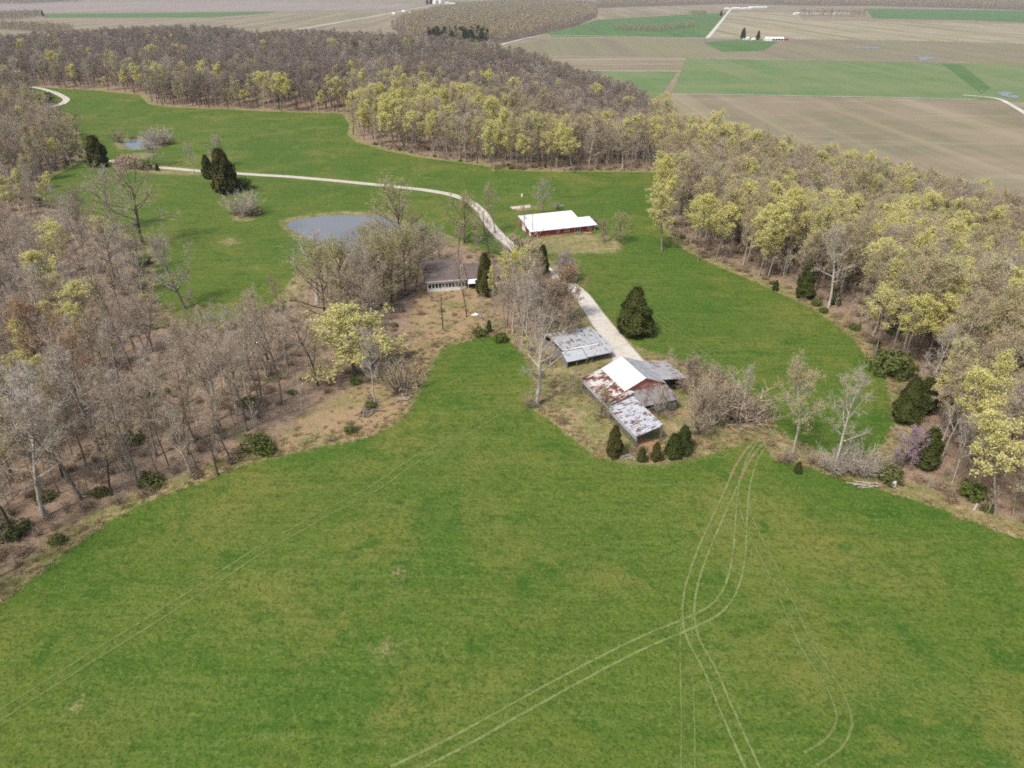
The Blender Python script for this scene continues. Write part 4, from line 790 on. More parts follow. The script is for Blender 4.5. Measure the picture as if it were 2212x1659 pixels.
for a in [
 (C1,640,1070,868,'cedar','large dark cedar at the left end of the roadside hedge',1.25,1), (C1,825,1078,1005,'brownbush','ragged dark shrub just right of the large cedar on the drive',1.3,0),
 (C1,935,1088,1030,'greenbush','round dark green bush in the middle of the roadside row',1.2,0), (C1,1015,1098,1048,'slimcedar','tiny cedar below the pale bare tree beside the drive',1.2,0),
 (C1,1000,1068,880,'open','pale wide bare tree between pond and drive above the tiny cedar',1.0,0), (C1,1250,1115,918,'palebare','thin pale bare tree standing alone along the drive',1.2,1),
 (C1,1345,1148,995,'cedar','smaller blackish cedar left of the tallest roadside cedar',1.1,0), (C1,1390,1075,895,'open','round grey bare tree behind the pair of roadside cedars',1.1,1),
 (C1,1455,1238,950,'cedar','tallest brownish green cedar beside the drive',1.08,1), (C1,1552,1215,1150,'greenbush','bright green bush at the foot of the tallest roadside cedar',1.3,1),
 (C1,1560,1385,1222,'paleshrub','pale bare shrub in a ring of dry grass in the left pasture',1.2,0), (C1,1530,1380,1340,'brownbush','small dark bush at the left foot of the pale lone shrub',1.0,1),
 (C1,922,1572,1090,'darkopen','broad bare tree with dead white lower limbs at the left pasture edge',1.25,0), (C1,735,1480,1130,'open','bare grey tree close left of the broad one with white limbs',1.0,2),
 (C1,62,1135,790,'darkopen','dark bare tree with spreading limbs at the far left wood corner',1.1,1), (C1,770,915,825,'shrub','grey shrub at the left end of the small pond',1.3,0),
 (C1,1020,935,815,'paleshrub','large pale shrub at the right end of the small pond',1.4,0), (C1,1070,925,880,'brownbush','brown bush at the right tip of the small pond',1.4,0),
 (C1,960,960,900,'paleshrub','sprawling pale shrub at the front bank of the small pond',1.3,0), (C1,280,660,600,'greenbush','dark green bush beside the bend of the upper drive',1.5,2),
 (C1,850,890,870,'brownbush','low brown bush at the back bank of the small pond',1.6,1), (C1,1640,1380,1330,'brownbush','low brown bush at the right foot of the pale lone shrub',1.2,0),
 (C4,1190,440,20,'open','rounded pale bare tree at the bottom edge of the left pasture',1.0,1), (C4,760,295,-120,'darkopen','tall dark trunked bare tree at the corner of left wood and pasture',.8,0),
 (C4,2045,410,-40,'branchy','gnarled tree with long bleached limbs in front of the large pond',1.35,0), (C4,1815,1040,370,'bare','bare tree with curving white limbs left of the big yellow tree',1.0,4),
 (C4,1015,1215,700,'palebare','pale straight trunk with a bare crown in the left wood',.8,0), (C4,1010,890,620,'snag','bleached white dead tree in the middle of the left wood',1.0,0),
 (C4,890,1600,900,'bare','leaning bare tree at the left wood edge above the pasture',1.0,2), (C4,520,1668,1000,'bare','largest leaning bare tree at the left wood edge',1.15,5),
 (C4,1230,1522,1020,'palebare','thick pale trunked bare tree at the left wood edge',.8,1), (C4,1290,1522,1120,'bare','slender bare tree right of the thick pale trunk at the left wood edge',.7,0),
 (C4,1400,1510,1180,'snag','dead leaning trunk with white limb at the left wood edge',.8,1), (C4,1490,1445,980,'bare','bare tree above a dark bush at the right end of the left wood edge',.9,3),
 (C4,1090,1480,1000,'bare','thin dark trunked bare tree between two pale trunks at the left wood edge',.75,6), (C4,1672,1115,560,'bare','leaning dark bare tree by brush at the right end of the left wood',.9,1),
 (C4,560,1480,900,'bare','tall bare tree a row behind the largest leaning one in the left wood',.9,1), (C4,2100,560,120,'openbud','olive budding tree right of the gnarled bleached tree',.9,1),
 (C5,95,868,505,'bigyellow','big bright yellow spreading tree between left wood and neck of pasture',1.75,0), (C5,225,1058,560,'palebare','tall pale leaning bare tree at the tip of the brush by the pasture neck',.8,2),
 (C5,210,700,200,'bare','tall bare tree behind the big yellow tree',.9,4), (C5,385,985,760,'shrub','dark bare thicket at the edge of the pasture neck',1.2,1),
 (C5,662,572,315,'snag','dead grey tree with stubby limbs before the sunroom windows',.75,1), (C5,815,495,60,'bare','tall bare tree directly in front of the ranch house roof',.75,3),
 (C5,935,355,80,'cedar','dark narrow cedar against the right end of the sunroom',.9,0), (C5,1000,590,300,'palebare','thin bare tree with white lower stems in the house yard',.6,0),
 (C5,915,560,310,'sapling','very thin leaning bare sapling in the house yard',1.0,0), (C5,960,592,515,'slimcedar','small bright green conifer at the top of the pasture neck',1.0,1),
 (C5,897,614,570,'greenbush','small green bush left of the bright conifer at the pasture neck',1.3,0), (C5,1035,650,610,'greenbush','low dull green bush right of the bright conifer at the pasture neck',1.3,1),
 (C5,1170,668,200,'palebare','tall pale forked tree at the left of the bare thicket by the sheds',.75,1), (C5,1075,545,220,'bare','dark trunked bare tree between house yard and thicket',.8,0),
 (C5,1265,1062,480,'branchy','large vine covered bare tree standing alone at the pasture neck',1.05,0), (C5,1230,1075,960,'shrub','tangled bare brush at the foot of the vine covered tree',1.0,2),
 (C5,1440,520,225,'orangeshrub','rounded bush with orange buds beside the gravel drive',1.0,0), (C5,1380,560,300,'brownthicket','dense brown bare thicket behind the equipment shed',1.1,0),
 (C5,1450,640,420,'brownthicket','bare thicket hanging over the back of the equipment shed roof',1.0,0), (C5,1300,600,330,'palebare','pale many limbed tree in the middle of the bare thicket',.8,2),
 (C5,1300,235,28,'cedar','dark ragged cedar rising behind yellow blossoms beside the drive',.8,2), (C5,1140,420,60,'yellow','soft yellow budding tree in front of the ragged cedar',1.0,1),
 (C5,985,420,170,'yellow','small yellow budding tree right of the narrow cedar by the house',.7,3), (C5,1440,262,112,'redbud','purple blossoming redbud beside the gravel drive',1.2,0),
 (C5,1490,275,130,'shrub','pale bare shrub just right of the redbud by the drive',1.0,0), (C5,1885,603,300,'roundcedar','large round dark cedar standing alone right of the gravel drive',.86,0),
 (C5,200,1080,1045,'greenbush','dark green bush at the foot of the pale leaning tree',1.1,2), (C5,100,925,890,'greenbush','dark bush at the foot of the big yellow tree',1.2,0),
 (C5,1760,1388,1190,'slimcedar','tallest columnar cedar left of the open end of the spotted shed',1.0,0), (C5,1940,1422,1335,'slimcedar','small round cedar nearest the corner post of the spotted shed',1.3,1),
 (C5,2030,1416,1298,'slimcedar','small cedar right of the spotted shed opening',1.1,0), (C5,2140,1392,1242,'slimcedar','broad dark cedar, front one of the pair right of the spotted shed',1.45,1),
 (C5,2200,1370,1195,'slimcedar','taller dark cedar, rear one of the pair right of the spotted shed',1.2,0), (C5,1500,985,820,'palebare','slim grey tree by the left corner of the rusty lean-to',.7,0),
 (C5,1680,1150,985,'openbud','leaning olive budding tree against the long low side of the barn',.8,0), (C5,2040,1165,955,'open','bare vase shaped tree in front of the weathered shed wall',.8,0),
 (C5,1330,790,700,'shrub','tangled bare shrub right of the vine covered tree',1.6,1),
 (C6,612,325,258,'cedar','smallest of three cedars on the right wood edge',1.1,0), (C6,795,372,155,'cedar','tallest of three cedars on the right wood edge',.95,1),
 (C6,985,412,288,'cedar','rightmost of three cedars on the right wood edge',1.0,2), (C6,1262,695,625,'slimcedar','small dark cedar below a bleached fallen branch at the right wood edge',1.0,0),
 (C6,1365,860,740,'greenbush','green bush with yellow tips at the right wood edge',1.2,1), (C6,1440,1170,880,'roundcedar','very large dark cedar at the inner curve of the right wood edge',.62,0),
 (C6,1545,1110,885,'cedar','dark cedar directly behind the very large one at the right wood edge',1.1,1), (C6,1565,1455,1210,'cedar','yellowish green cedar behind the purple redbud at the right',1.2,0),
 (C6,1430,1465,1228,'redbud','purple blossoming redbud before a cedar at the right wood edge',.8,0), (C6,1338,1545,1470,'greenbush','low dark bush below the right redbud',1.1,2),
 (C6,755,1497,1425,'slimcedar','small dark cedar at the pasture gap near the wheel tracks',1.3,1), (C6,1878,1655,1580,'greenbush','green bush at the right edge of the foreground pasture',1.1,0),
 (C6,722,1385,760,'tanbud','tall budding tree with greenish yellow leaves right of the farm track',.95,0), (C6,992,1488,860,'palebare','grey bare tree with spreading limbs right of the budding tree',1.0,1),
 (C6,1000,1490,1330,'paleshrub','wide grey brush under the grey bare tree right of the farm track',1.1,0), (C6,105,1255,960,'brownthicket','large reddish brown bare thicket at the right end of the barn',1.15,0),
 (C6,385,1180,820,'branchy','ragged dead tree with drooping limbs right of the barn thicket',.75,0), (C6,300,1160,900,'shrub','bare brush between barn thicket and ragged dead tree',1.6,1),
 (C6,480,1170,960,'shrub','bare grey brush left of the budding tree by the farm track',1.5,2), (C6,680,1430,1330,'shrub','reddish brown low brush at the foot of the budding tree',1.5,0),
 (C6,850,1440,1350,'shrub','dark tangled undergrowth between budding tree and grey bare tree',1.5,0), (C6,1150,1500,1330,'paleshrub','pale scraggly shrub right of the grey bare tree',1.1,0),
 (C6,60,1010,770,'brownthicket','brown bare thicket behind the right barn roof',1.0,0), (C6,190,1130,860,'brownthicket','tall brown bare thicket right of the barn between two others',1.1,0), (C6,-60,900,700,'palebare','grey bare tree rising behind the striped barn roof',.9,2),
 (C6,1680,1410,900,'palebare','thick pale leaning trunk inside the right wood corner',.75,0), (C6,1750,1565,1130,'palebare','slim white trunk nearest the pasture in the right wood corner',.6,1),
 (C6,1850,1530,1050,'tanbud','tan budding tree on a leaning grey trunk in the right wood corner',.9,1), (C6,2085,1520,980,'tanbud','yellowish budding tree above the pale trunk at the right picture edge',.9,2),
 (C6,1770,1080,640,'darkopen','dark many forked bare tree inside the right wood',.9,1),
 (C2,1300,1385,1185,'open','round grey bare tree standing behind the red house',.95,0), (C2,1400,1345,1290,'shrub','small bare shrub right of the round grey tree behind the red house',1.,0),
 (C2,1690,1560,1430,'brownthicket','reddish brown bare shrub at the right corner of the red house',.75,0), (C2,1800,1560,1400,'openbud','wide low olive tree right of the red house',1.0,0),
 (C2,1640,1440,1385,'shrub','pale twiggy shrub touching the right end of the red house',1.,1), (C2,380,1620,1250,'openbud','large olive budding tree overhanging the right end of the large pond',1.2,0),
 (C2,150,1640,1480,'openbud','low olive tree at the front bank of the large pond',1.3,1), (C2,800,1560,1290,'openbud','olive budding tree inside the bend of the gravel drive',1.0,1),
 (C2,1000,1500,1190,'bare','bare budding tree rising across the bend of the gravel drive',1.0,2), (C2,960,1640,1370,'darkopen','dark branchy tree left of the gravel drive bend',.9,1),
 (C2,1150,1640,1480,'shrub','brown bare brush along the drive before the red house',2.0,0), (C2,1200,1560,1330,'bare','thin bare tree near the front left corner of the red house',.7,5),
 (C2,1320,1080,1052,'slimcedar','tiny cedar at the wood edge beyond the far pasture',1.2,0), (C2,1155,1085,1045,'brownbush','dark bush at the wood edge right of the two plain poles',1.2,1),
 (C4,1660,1340,1274,'greenbush','dark green bush at the right end of the left wood edge',1.5,0), (C4,1730,1370,1334,'greenbush','brighter green bush nearest the pasture at the left wood edge',1.5,1),
 (C4,980,1570,1528,'greenbush','wide green bush at the foot of the leaning wood edge trees',1.8,2), (C4,650,1640,1598,'greenbush','dark evergreen bush beside the largest leaning tree',1.3,0),
 (C4,860,1300,1252,'greenbush','green bush deep among bare trunks of the left wood',1.6,1), (C4,1600,1060,1024,'greenbush','green brush at the foot of the leaning dark tree in the left wood',2.0,2),
 (C4,1880,990,966,'greenbush','round dark bush right of the tree with white limbs',1.2,0), (C4,910,160,112,'greenbush','green bush at the left pasture corner beside the dark trunk',1.6,1),
 (C4,85,1900,1834,'greenbush','dark green bush at the far left foreground wood edge',1.4,2),
]: N(*a)
for x, y, t_, k, lab in [(20,470,60,'openbud','olive budding tree beside the front bank of the pond grove'),(90,480,150,'bare','bare tree at the left of the grove before the pond'),(170,520,120,'open','grey bare tree in the middle of the grove before the pond'),(250,430,60,'openbud','rounded olive tree in the grove left of the trampoline'),(330,400,40,'openbud','broad olive tree overhanging the trampoline'),(420,330,-20,'openbud','tall olive tree behind the trampoline'),(490,300,20,'darkopen','dark branching tree at the left gable of the ranch house'),(520,180,-80,'open','grey bare tree behind the left end of the ranch house'),(640,120,-60,'open','bare tree behind the middle of the ranch house roof'),(760,100,-140,'bare','tall bare tree behind the ranch house ridge'),(880,110,-60,'bare','bare tree behind the ranch house wing'),(1060,330,60,'bare','grey bare tree over the ranch house wing'),(1100,480,160,'palebare','pale bare tree at the left side of the roadside grove'),(1210,470,100,'olive','olive budding tree in the middle of the roadside grove'),(1240,560,260,'bare','bare tree at the front of the roadside grove'),(1180,250,30,'yellow','yellow budding tree at the back of the roadside grove'),(1350,440,240,'bare','bare tree between roadside grove and orange bush'),(300,800,520,'palebare','leaning grey bare tree right of the big yellow tree'),(20,760,480,'yellow','yellow tree just left of the big bright yellow tree'),(-60,690,330,'bare','bare tree at the left of the yellow pair by the pasture neck')]:
    N(C5, x, y, t_, k, lab)
for x, y, t_, k, lab in [(1110,600,230,'palebare','pale bare tree at the front left of the roadside grove'),(1255,645,270,'palebare','pale forked bare tree at the very front of the roadside grove'),(1330,560,215,'bare','bare tree directly left of the orange budding bush'),(1400,520,240,'bare','bare tree rising through the orange budding bush'),(1200,585,200,'palebare','pale bare tree in the front half of the roadside grove'),(1290,520,140,'bare','tall bare tree at the centre of the roadside grove'),(1160,520,140,'bare','dark bare tree at the centre left of the roadside grove'),(1060,610,230,'bare','bare tree between the house yard and the roadside grove'),(1240,420,90,'tanbud','tan budding tree at the back of the roadside grove'),(1100,430,70,'yellow','yellow budding tree right beside the ranch house wing'),(1300,390,80,'bare','bare tree beside the ragged cedar on the drive'),(1480,600,430,'brownthicket','bare thicket between equipment shed and gravel drive'),
 (150,410,70,'open','grey spreading tree behind the brown leaf litter by the pond'),(280,300,-40,'openbud','wide olive tree between pond and trampoline'),(450,215,-60,'darkopen','dark limbed tree touching the left ranch house gable'),(545,175,-50,'openbud','olive tree behind the left end of the ranch house ridge'),(90,620,330,'olive','olive budding tree behind the big bright yellow tree'),(160,560,260,'bare','bare tree above the big bright yellow tree')]:
    N(C5, x, y, t_, k, lab)
# far single trees in the valley
for F, h, k, lab in [(cf(578,366),26,'pine','darkest large tree left of the far white farmhouse'),(cf(716,368),20,'pine','slim dark tree between far farmhouse and long barn'),(cf(155,270),17,'far','left of two bare trees in the far green field'),(cf(262,270),18,'far','right of two bare trees in the far green field'),(cf(465,84),28,'far','bare tree among the white houses at the end of the straight road'),(cf(375,150),22,'pine','small dark tree beside the straight white road'),(ce(620,42),40,'pine','dark blue-green tree clump left of the grain silos'),(ce(655,42),42,'pine','dark tree touching the left side of the widest silo'),(ce(1015,38),34,'far','left bare tree on the far field right of the silos'),(ce(1135,42),40,'far','right bare tree on the far field right of the silos'),(C1(278,105),22,'pine','single dark tree at the right end of the far left wood')]:
    p = vat(F); plant(k, p[0], p[1], h, lab, None, None, 1.25, VALLEY)
# ------------------------------------------------------------------ the woods
def scatter(y0, y1, s, seed):
    r = np.random.default_rng(seed); out = []
    for y in np.arange(y0, y1, s):
        w = y*.70+75; x = np.arange(-w, w, s); out.append(np.stack([x+r.uniform(-.48, .48, len(x))*s, y+r.uniform(-.48, .48, len(x))*s], 1))
    return np.concatenate(out)
P = np.concatenate([scatter(62, 330, 5.8, 1), scatter(330, 620, 7.2, 2), scatter(620, 1330, 8.6, 3)])
def wood_filter(P, m=2.5):
    gs = np.maximum(sdf(G1, P[:, 0], P[:, 1]), sdf(G2, P[:, 0], P[:, 1])); cl = sdf(CLEAR, P[:, 0], P[:, 1]); z = samp(ZZ, P[:, 0], P[:, 1])
    dr = np.full(len(P), 99.); dr = np.minimum(dr, np.maximum(-gs, 0))
    return (gs < -m) & (cl < 0) & (z > VALLEY+2.0) & (sdf(UPPER, P[:, 0], P[:, 1]) < 0) & ((m < 2) | (sdf(GAP, P[:, 0], P[:, 1]) < 0)), gs, cl, z
ok, gs, cl, zz = wood_filter(P); P, gs, zz = P[ok], gs[ok], zz[ok]
if TAKEN:
    tk = np.array(TAKEN); d = np.sqrt(((P[:, None, :2]-tk[None, :, :2])**2).sum(-1)); ok = (d > tk[None, :, 2]).all(1); P, gs, zz = P[ok], gs[ok], zz[ok]
lw0 = (P[:, 0] < -20) & (P[:, 1] < 330); g2 = -sdf(G2, P[:, 0], P[:, 1]); up0 = lw0 & (P[:, 1] > 130) & (g2 < 26); u9, _, _ = proj(P[:, 0], P[:, 1], zz); ok = np.where(up0, RNG.uniform(0, 1, len(P)) < np.where(u9 > 330, .20, .5), ~lw0 | (RNG.uniform(0, 1, len(P)) < .74)); P, gs, zz = P[ok], gs[ok], zz[ok]
u, v, D = proj(P[:, 0], P[:, 1], zz); dist = -gs; n = len(P)
Hs = RNG.uniform(17.5, 25.5, n)*np.where(dist < 8, .92, 1.0); right = (P[:, 0] > 45) & (u > 1395); leftw = (P[:, 0] < -20) & (P[:, 1] < 330); Hs = np.where(leftw, Hs*np.where(-sdf(G2, P[:, 0], P[:, 1]) < 26, np.where(u < 330, .72, .48), np.where((u > 320) & (u < 640) & (-sdf(G2, P[:, 0], P[:, 1]) < 48), .72, np.where(P[:, 1] > 185, .86, .98))), Hs); Hs = Hs*RNG.choice([.72, .88, 1., 1.08], n, p=[.14, .22, .44, .2])
pv = vnoise(P[:, 0], P[:, 1], 28, 9)*1.1+.5
pb = np.where(right, .21, np.where(leftw, .045, np.where(u > 735, np.where(dist < 70, .30, .02), np.where(u < 215, .04, np.where(dist < 30, .12, .012)))))
po = np.where(right, .24, np.where(leftw, .05, np.where(u > 735, np.where(dist < 90, .18, .03), np.where(dist < 30, .10, .02))))
pt = np.where(right, .20, np.where(leftw, .03, np.where(dist < 70, .08, .02)))
pp = np.where(right, .12, np.where(leftw, .38, .12))
r = RNG.uniform(0, 1, n); k = np.clip(pv*2, .1, 1.9); pb, po, pt = pb*k, po*k, pt*k
kind = np.where(r < pb, 'yellow', np.where(r < pb+po, 'olive', np.where(r < pb+po+pt, 'tanbud', np.where(r < pb+po+pt+pp, 'palebare', 'bare')))).astype('<U10')
YEL = [(150,150),(178,152),(208,162),(20,112),(0,122),(42,108),(15,252),(8,385),(190,430),(206,450),(525,185),(583,178),(600,190),(628,190),(412,165),(442,165),(470,160),(505,168),(682,190),(332,160),(790,195),(806,205),(845,206),(842,185),(870,180),(886,175),(900,192),(890,216),(932,205),(946,215),(962,208),(880,240),(886,262),(916,255),(936,235),(760,255),(781,240),(802,230),(1052,245),(1072,247),(1082,262),(1062,292),(1202,290),(1216,277),(1242,300),(1272,265),(1328,268),(1342,277),(1380,280),(1402,272),(1422,265),(1500,258),(1530,272),(1212,312),(1302,226),(1350,230),(1372,240),
 (1450,400),(1440,442),(1432,382),(1482,360),(1522,342),(1532,357),(1602,300),(1662,300),(1700,302),(1722,312),(1762,318),(1800,340),(1852,312),(1872,322),(1902,340),(1932,322),(1980,332),(2082,392),(2102,402),(2152,422),(1762,400),(1732,392),(1832,392),(1822,378),(1602,420),(1562,462),(1522,460),(1502,440),(1702,480),(1722,440),(1782,472),(1802,482),(1852,462),(1872,482),(1902,500),(1925,640),(1990,660),(1900,560),(2080,640),(2150,700),
 (60,725),(110,640),(160,645),(155,620),(215,660),(30,760)]
hint = set()
for F in YEL:
    b = at(F, 16.); d = np.hypot(P[:, 0]-b[0], P[:, 1]-b[1]); d[list(hint)] = 1e9; j = int(d.argmin())
    if d[j] < 14 and sdf(GAP, b[:1], b[1:2])[0] < 0: kind[j] = 'yellow'; hint.add(j); P[j] = b[:2]; zz[j] = hz(*b[:2])
for F, kk in [((140,775),'orange'),((100,700),'orange'),((1995,640),'tanbud'),((2060,620),'tanbud')]:
    b = at(F, 16.); j = int(np.hypot(P[:, 0]-b[0], P[:, 1]-b[1]).argmin()); kind[j] = kk
_, vt, _ = proj(P[:, 0], P[:, 1], zz+Hs*.95); ub, vb, D = proj(P[:, 0], P[:, 1], zz+Hs*.35); keep = np.ones(n, bool)
for bx_, by_, bz_, bh_ in SHOWN:
    nu, nv, nD = proj(bx_, by_, bz_+bh_*.3); _, nt, _ = proj(bx_, by_, bz_+bh_); w_ = 14+.12*bh_/nD*1534
    keep &= ~((D < nD-.5) & (np.abs(ub-nu) < w_+.12*Hs/D*1534) & (vt < nv) & (vb > nt))
P, zz, Hs, kind, dist, right, leftw, gs = P[keep], zz[keep], Hs[keep], kind[keep], dist[keep], right[keep], leftw[keep], gs[keep]; n = len(P)
u, v, D = proj(P[:, 0], P[:, 1], zz+Hs*.7); size = Hs/D
inv = (u > -25) & (u < 2237) & (v < 1690)
size = np.where(inv, size, 0)
leafy = np.isin(kind, ['yellow', 'olive', 'tanbud', 'orange'])
LAB = {('bare', 0): 'bare grey-brown tree in the wood left of the foreground pasture', ('bare', 1): 'bare grey-brown tree in the wood right of the pastures', ('bare', 2): 'bare brown tree in the wood beyond the far pasture',
 ('palebare', 0): 'pale barked bare tree in the wood left of the foreground pasture', ('palebare', 1): 'pale barked bare tree in the wood right of the pastures', ('palebare', 2): 'pale barked bare tree in the wood beyond the far pasture',
 ('yellow', 0): 'yellow-green leafing tree in the wood left of the foreground pasture', ('yellow', 1): 'yellow-green leafing tree in the wood right of the pastures', ('yellow', 2): 'yellow-green leafing tree in the wood beyond the far pasture',
 ('olive', 0): 'dull olive budding tree in the wood left of the foreground pasture', ('olive', 1): 'dull olive budding tree in the wood right of the pastures', ('olive', 2): 'dull olive budding tree in the wood beyond the far pasture',
 ('tanbud', 0): 'tan budding tree in the wood left of the foreground pasture', ('tanbud', 1): 'tan budding tree in the wood right of the pastures', ('tanbud', 2): 'tan budding tree in the wood beyond the far pasture',
 ('orange', 0): 'orange budding tree in the wood left of the foreground pasture', ('orange', 1): 'orange budding tree in the wood right of the pastures', ('orange', 2): 'orange budding tree in the wood beyond the far pasture'}
indiv = np.zeros(n, bool)
for msk, cap in ((leafy, 250), (~leafy, 225)):
    o = np.argsort(-np.where(msk, size, 0))[:cap]; o = o[size[o] > 0]; indiv[o] = True
reg3 = np.where(right, 1, np.where(leftw, 0, 2))
for j in np.where(indiv)[0]:
    lab = LAB[(str(kind[j]), int(reg3[j]))]; plant(str(kind[j]), P[j, 0], P[j, 1], Hs[j], lab, lab.replace(' tree ', ' trees '), None, RNG.uniform(.9, 1.4), zz[j])
# --- everything beyond those: woods as single masses of instanced trees
def joined(kind, i):
    tm_, cm_, H0 = KIND[kind][i]; nm = 'wood_model'; V = []; T = []; Q = []; mats = []
    o1 = bpy.data.objects.new(nm, tm_.copy()); import bmesh
    bm = bmesh.new(); bm.from_mesh(tm_); k = len(bm.faces); bm.from_mesh(cm_); bm.faces.ensure_lookup_table()
    nt = len(tm_.materials)
    for f in bm.faces[k:]: f.material_index += nt
    me = bpy.data.meshes.new(nm); bm.to_mesh(me); bm.free()
    for m in list(tm_.materials)+list(cm_.materials): me.materials.append(m)
    return bpy.data.objects.new(nm, me), H0
MODEL = {}
def stuff(name, pts, kinds, hs, label, wide=1.15):
    if len(pts) == 0: return
    ks = sorted(set(kinds)); lst = []; start = {}
    for k in ks:
        start[k] = len(lst)
        for i in range(len(KIND[k])):
            if (k, i) not in MODEL: MODEL[(k, i)] = joined(k, i)
            lst.append(MODEL[(k, i)])
    idx = np.array([start[k]+RNG.integers(len(KIND[k])) for k in kinds]); H0 = np.array([l[1] for l in lst])[idx]; s = np.asarray(hs)/H0; n = len(pts)
    me = bpy.data.meshes.new(name); me.vertices.add(n); me.vertices.foreach_set('co', np.asarray(pts, np.float32).ravel())
    sc = np.stack([s*wide*RNG.uniform(.85, 1.2, n), s*wide*RNG.uniform(.85, 1.2, n), s], 1); ro = np.stack([np.zeros(n), np.zeros(n), RNG.uniform(0, 6.28, n)], 1)
    for nm, typ, arr in (('idx', 'INT', idx.astype(np.int32)),): me.attributes.new(nm, typ, 'POINT').data.foreach_set('value', arr)
    for nm, arr in (('scl', sc), ('rot', ro)): me.attributes.new(nm, 'FLOAT_VECTOR', 'POINT').data.foreach_set('vector', arr.astype(np.float32).ravel())
    o = link(bpy.data.objects.new(name, me)); g = bpy.data.node_groups.new(name, 'GeometryNodeTree')
    g.interface.new_socket('Geometry', in_out='INPUT', socket_type='NodeSocketGeometry'); g.interface.new_socket('Geometry', in_out='OUTPUT', socket_type='NodeSocketGeometry')
    A = g.nodes.new; i_, o_ = A('NodeGroupInput'), A('NodeGroupOutput'); ip = A('GeometryNodeInstanceOnPoints'); jn = A('GeometryNodeJoinGeometry')
    for ob, _ in reversed(lst):
        q = A('GeometryNodeObjectInfo'); q.inputs['Object'].default_value = ob; q.inputs['As Instance'].default_value = True; g.links.new(q.outputs['Geometry'], jn.inputs[0])
    def na(nm, typ): q = A('GeometryNodeInputNamedAttribute'); q.data_type = typ; q.inputs['Name'].default_value = nm; return q.outputs[0]
    g.links.new(i_.outputs[0], ip.inputs['Points']); g.links.new(jn.outputs[0], ip.inputs['Instance']); ip.inputs['Pick Instance'].default_value = True
    g.links.new(na('idx', 'INT'), ip.inputs['Instance Index']); g.links.new(na('scl', 'FLOAT_VECTOR'), ip.inputs['Scale'])
    er = A('FunctionNodeEulerToRotation'); g.links.new(na('rot', 'FLOAT_VECTOR'), er.inputs[0]); g.links.new(er.outputs[0], ip.inputs['Rotation'])
    g.links.new(ip.outputs[0], o_.inputs[0]); md = o.modifiers.new('scatter', 'NODES'); md.node_group = g
    return tag(o, label, 'woodland' if 'wood' in name else 'ground cover', None, 'stuff')
rest = ~indiv; PZ = np.c_[P, zz-.1]
a = rest & leafy; stuff('budding_woodland', PZ[a], kind[a], Hs[a], 'mass of yellow-green and olive leafing trees in the woods around the pastures')
near = (D < 440) | right
a = rest & ~leafy & near; stuff('bare_woodland', PZ[a], kind[a], Hs[a], 'mass of leafless brown trees in the woods around the pastures')
a = rest & ~leafy & ~near; kind[a & (kind == 'bare')] = 'ridgebare'; stuff('bare_ridge_woodland', PZ[a], kind[a], Hs[a], 'mass of leafless brown trees covering the wooded ridge beyond the far pasture', 1.25)
# undergrowth
U = np.concatenate([scatter(62, 260, 3.1, 11), scatter(260, 420, 3.8, 12)]); ok, gu, cu, zu = wood_filter(U, 1.6); ok &= (-gu < 120); U, gu, zu = U[ok], gu[ok], zu[ok]
edge = (-gu < 7); r = RNG.uniform(0, 1, len(U)); ku = np.where(r < .40, 'sapling', np.where(r < .78, 'shrub', np.where(r < .97, 'brownbush', 'greenbush'))).astype('<U10')
ku = np.where(edge & (r > .2), np.where(r < .55, 'shrub', np.where(r < .86, 'brownbush', 'greenbush')), ku)
hu = np.select([ku == 'sapling', ku == 'shrub', ku == 'brownbush'], [RNG.uniform(4, 11, len(U)), RNG.uniform(1.2, 3.2, len(U)), RNG.uniform(.6, 1.5, len(U))], RNG.uniform(.6, 1.7, len(U)))
keep = RNG.uniform(0, 1, len(U)) < np.where(edge, .8, .75); stuff('undergrowth', np.c_[U, zu-.05][keep], ku[keep], hu[keep], 'saplings, brush and low bushes under the trees of the woods')
# brush on rough ground
Bp = scatter(75, 230, 2.4, 13); rsB = np.maximum(sdf(ROUGH[0], Bp[:, 0], Bp[:, 1]), sdf(ROUGH[1], Bp[:, 0], Bp[:, 1])); gB = np.maximum(sdf(G1, Bp[:, 0], Bp[:, 1]), sdf(G2, Bp[:, 0], Bp[:, 1]))
cB = sdf(CLEAR, Bp[:, 0], Bp[:, 1]); dB = np.full(len(Bp), 1e9)
for q in (A2(f) for f in ROADF): dB = np.minimum(dB, np.hypot(Bp[:, 0]-q[0], Bp[:, 1]-q[1]))
e1 = np.array([.934, .358]); e2 = np.array([-.358, .934]); lb = Bp-[24.6, 142.1]; bx, by = lb@e1, lb@e2
inb = (bx > -10.5) & (bx < 13) & (by < 1) & (by > -25) ; le = Bp-[13.0, 148.8]; inb |= (le@[.92, .39] > -.8) & (le@[.92, .39] < 14.8) & (le@[-.39, .92] > -1) & (le@[-.39, .92] < 16)
lh = Bp-[-25.2, 198.3]; inb |= (lh@[.978, .208] > -1) & (lh@[.978, .208] < 28) & (lh@[-.208, .978] > -2) & (lh@[-.208, .978] < 16)
lr = Bp-[7.3, 250.9]; inb |= (lr@[.943, .331] > -2) & (lr@[.943, .331] < 27) & (lr@[-.331, .943] > -3) & (lr@[-.331, .943] < 15)
ok = (cB > 0) & (gB < -.8) & (dB > 5.5) & ~inb & (RNG.uniform(0, 1, len(Bp)) < .22); Bp = Bp[ok]; kb = RNG.choice(['shrub', 'brownbush', 'greenbush', 'shrub'], len(Bp), p=[.34, .40, .06, .2])
stuff('rough_brush', np.c_[Bp, samp(ZZ, Bp[:, 0], Bp[:, 1])-.05], kb, RNG.uniform(.35, 1.3, len(Bp)), 'low brush and weeds on the rough ground around barn and house')
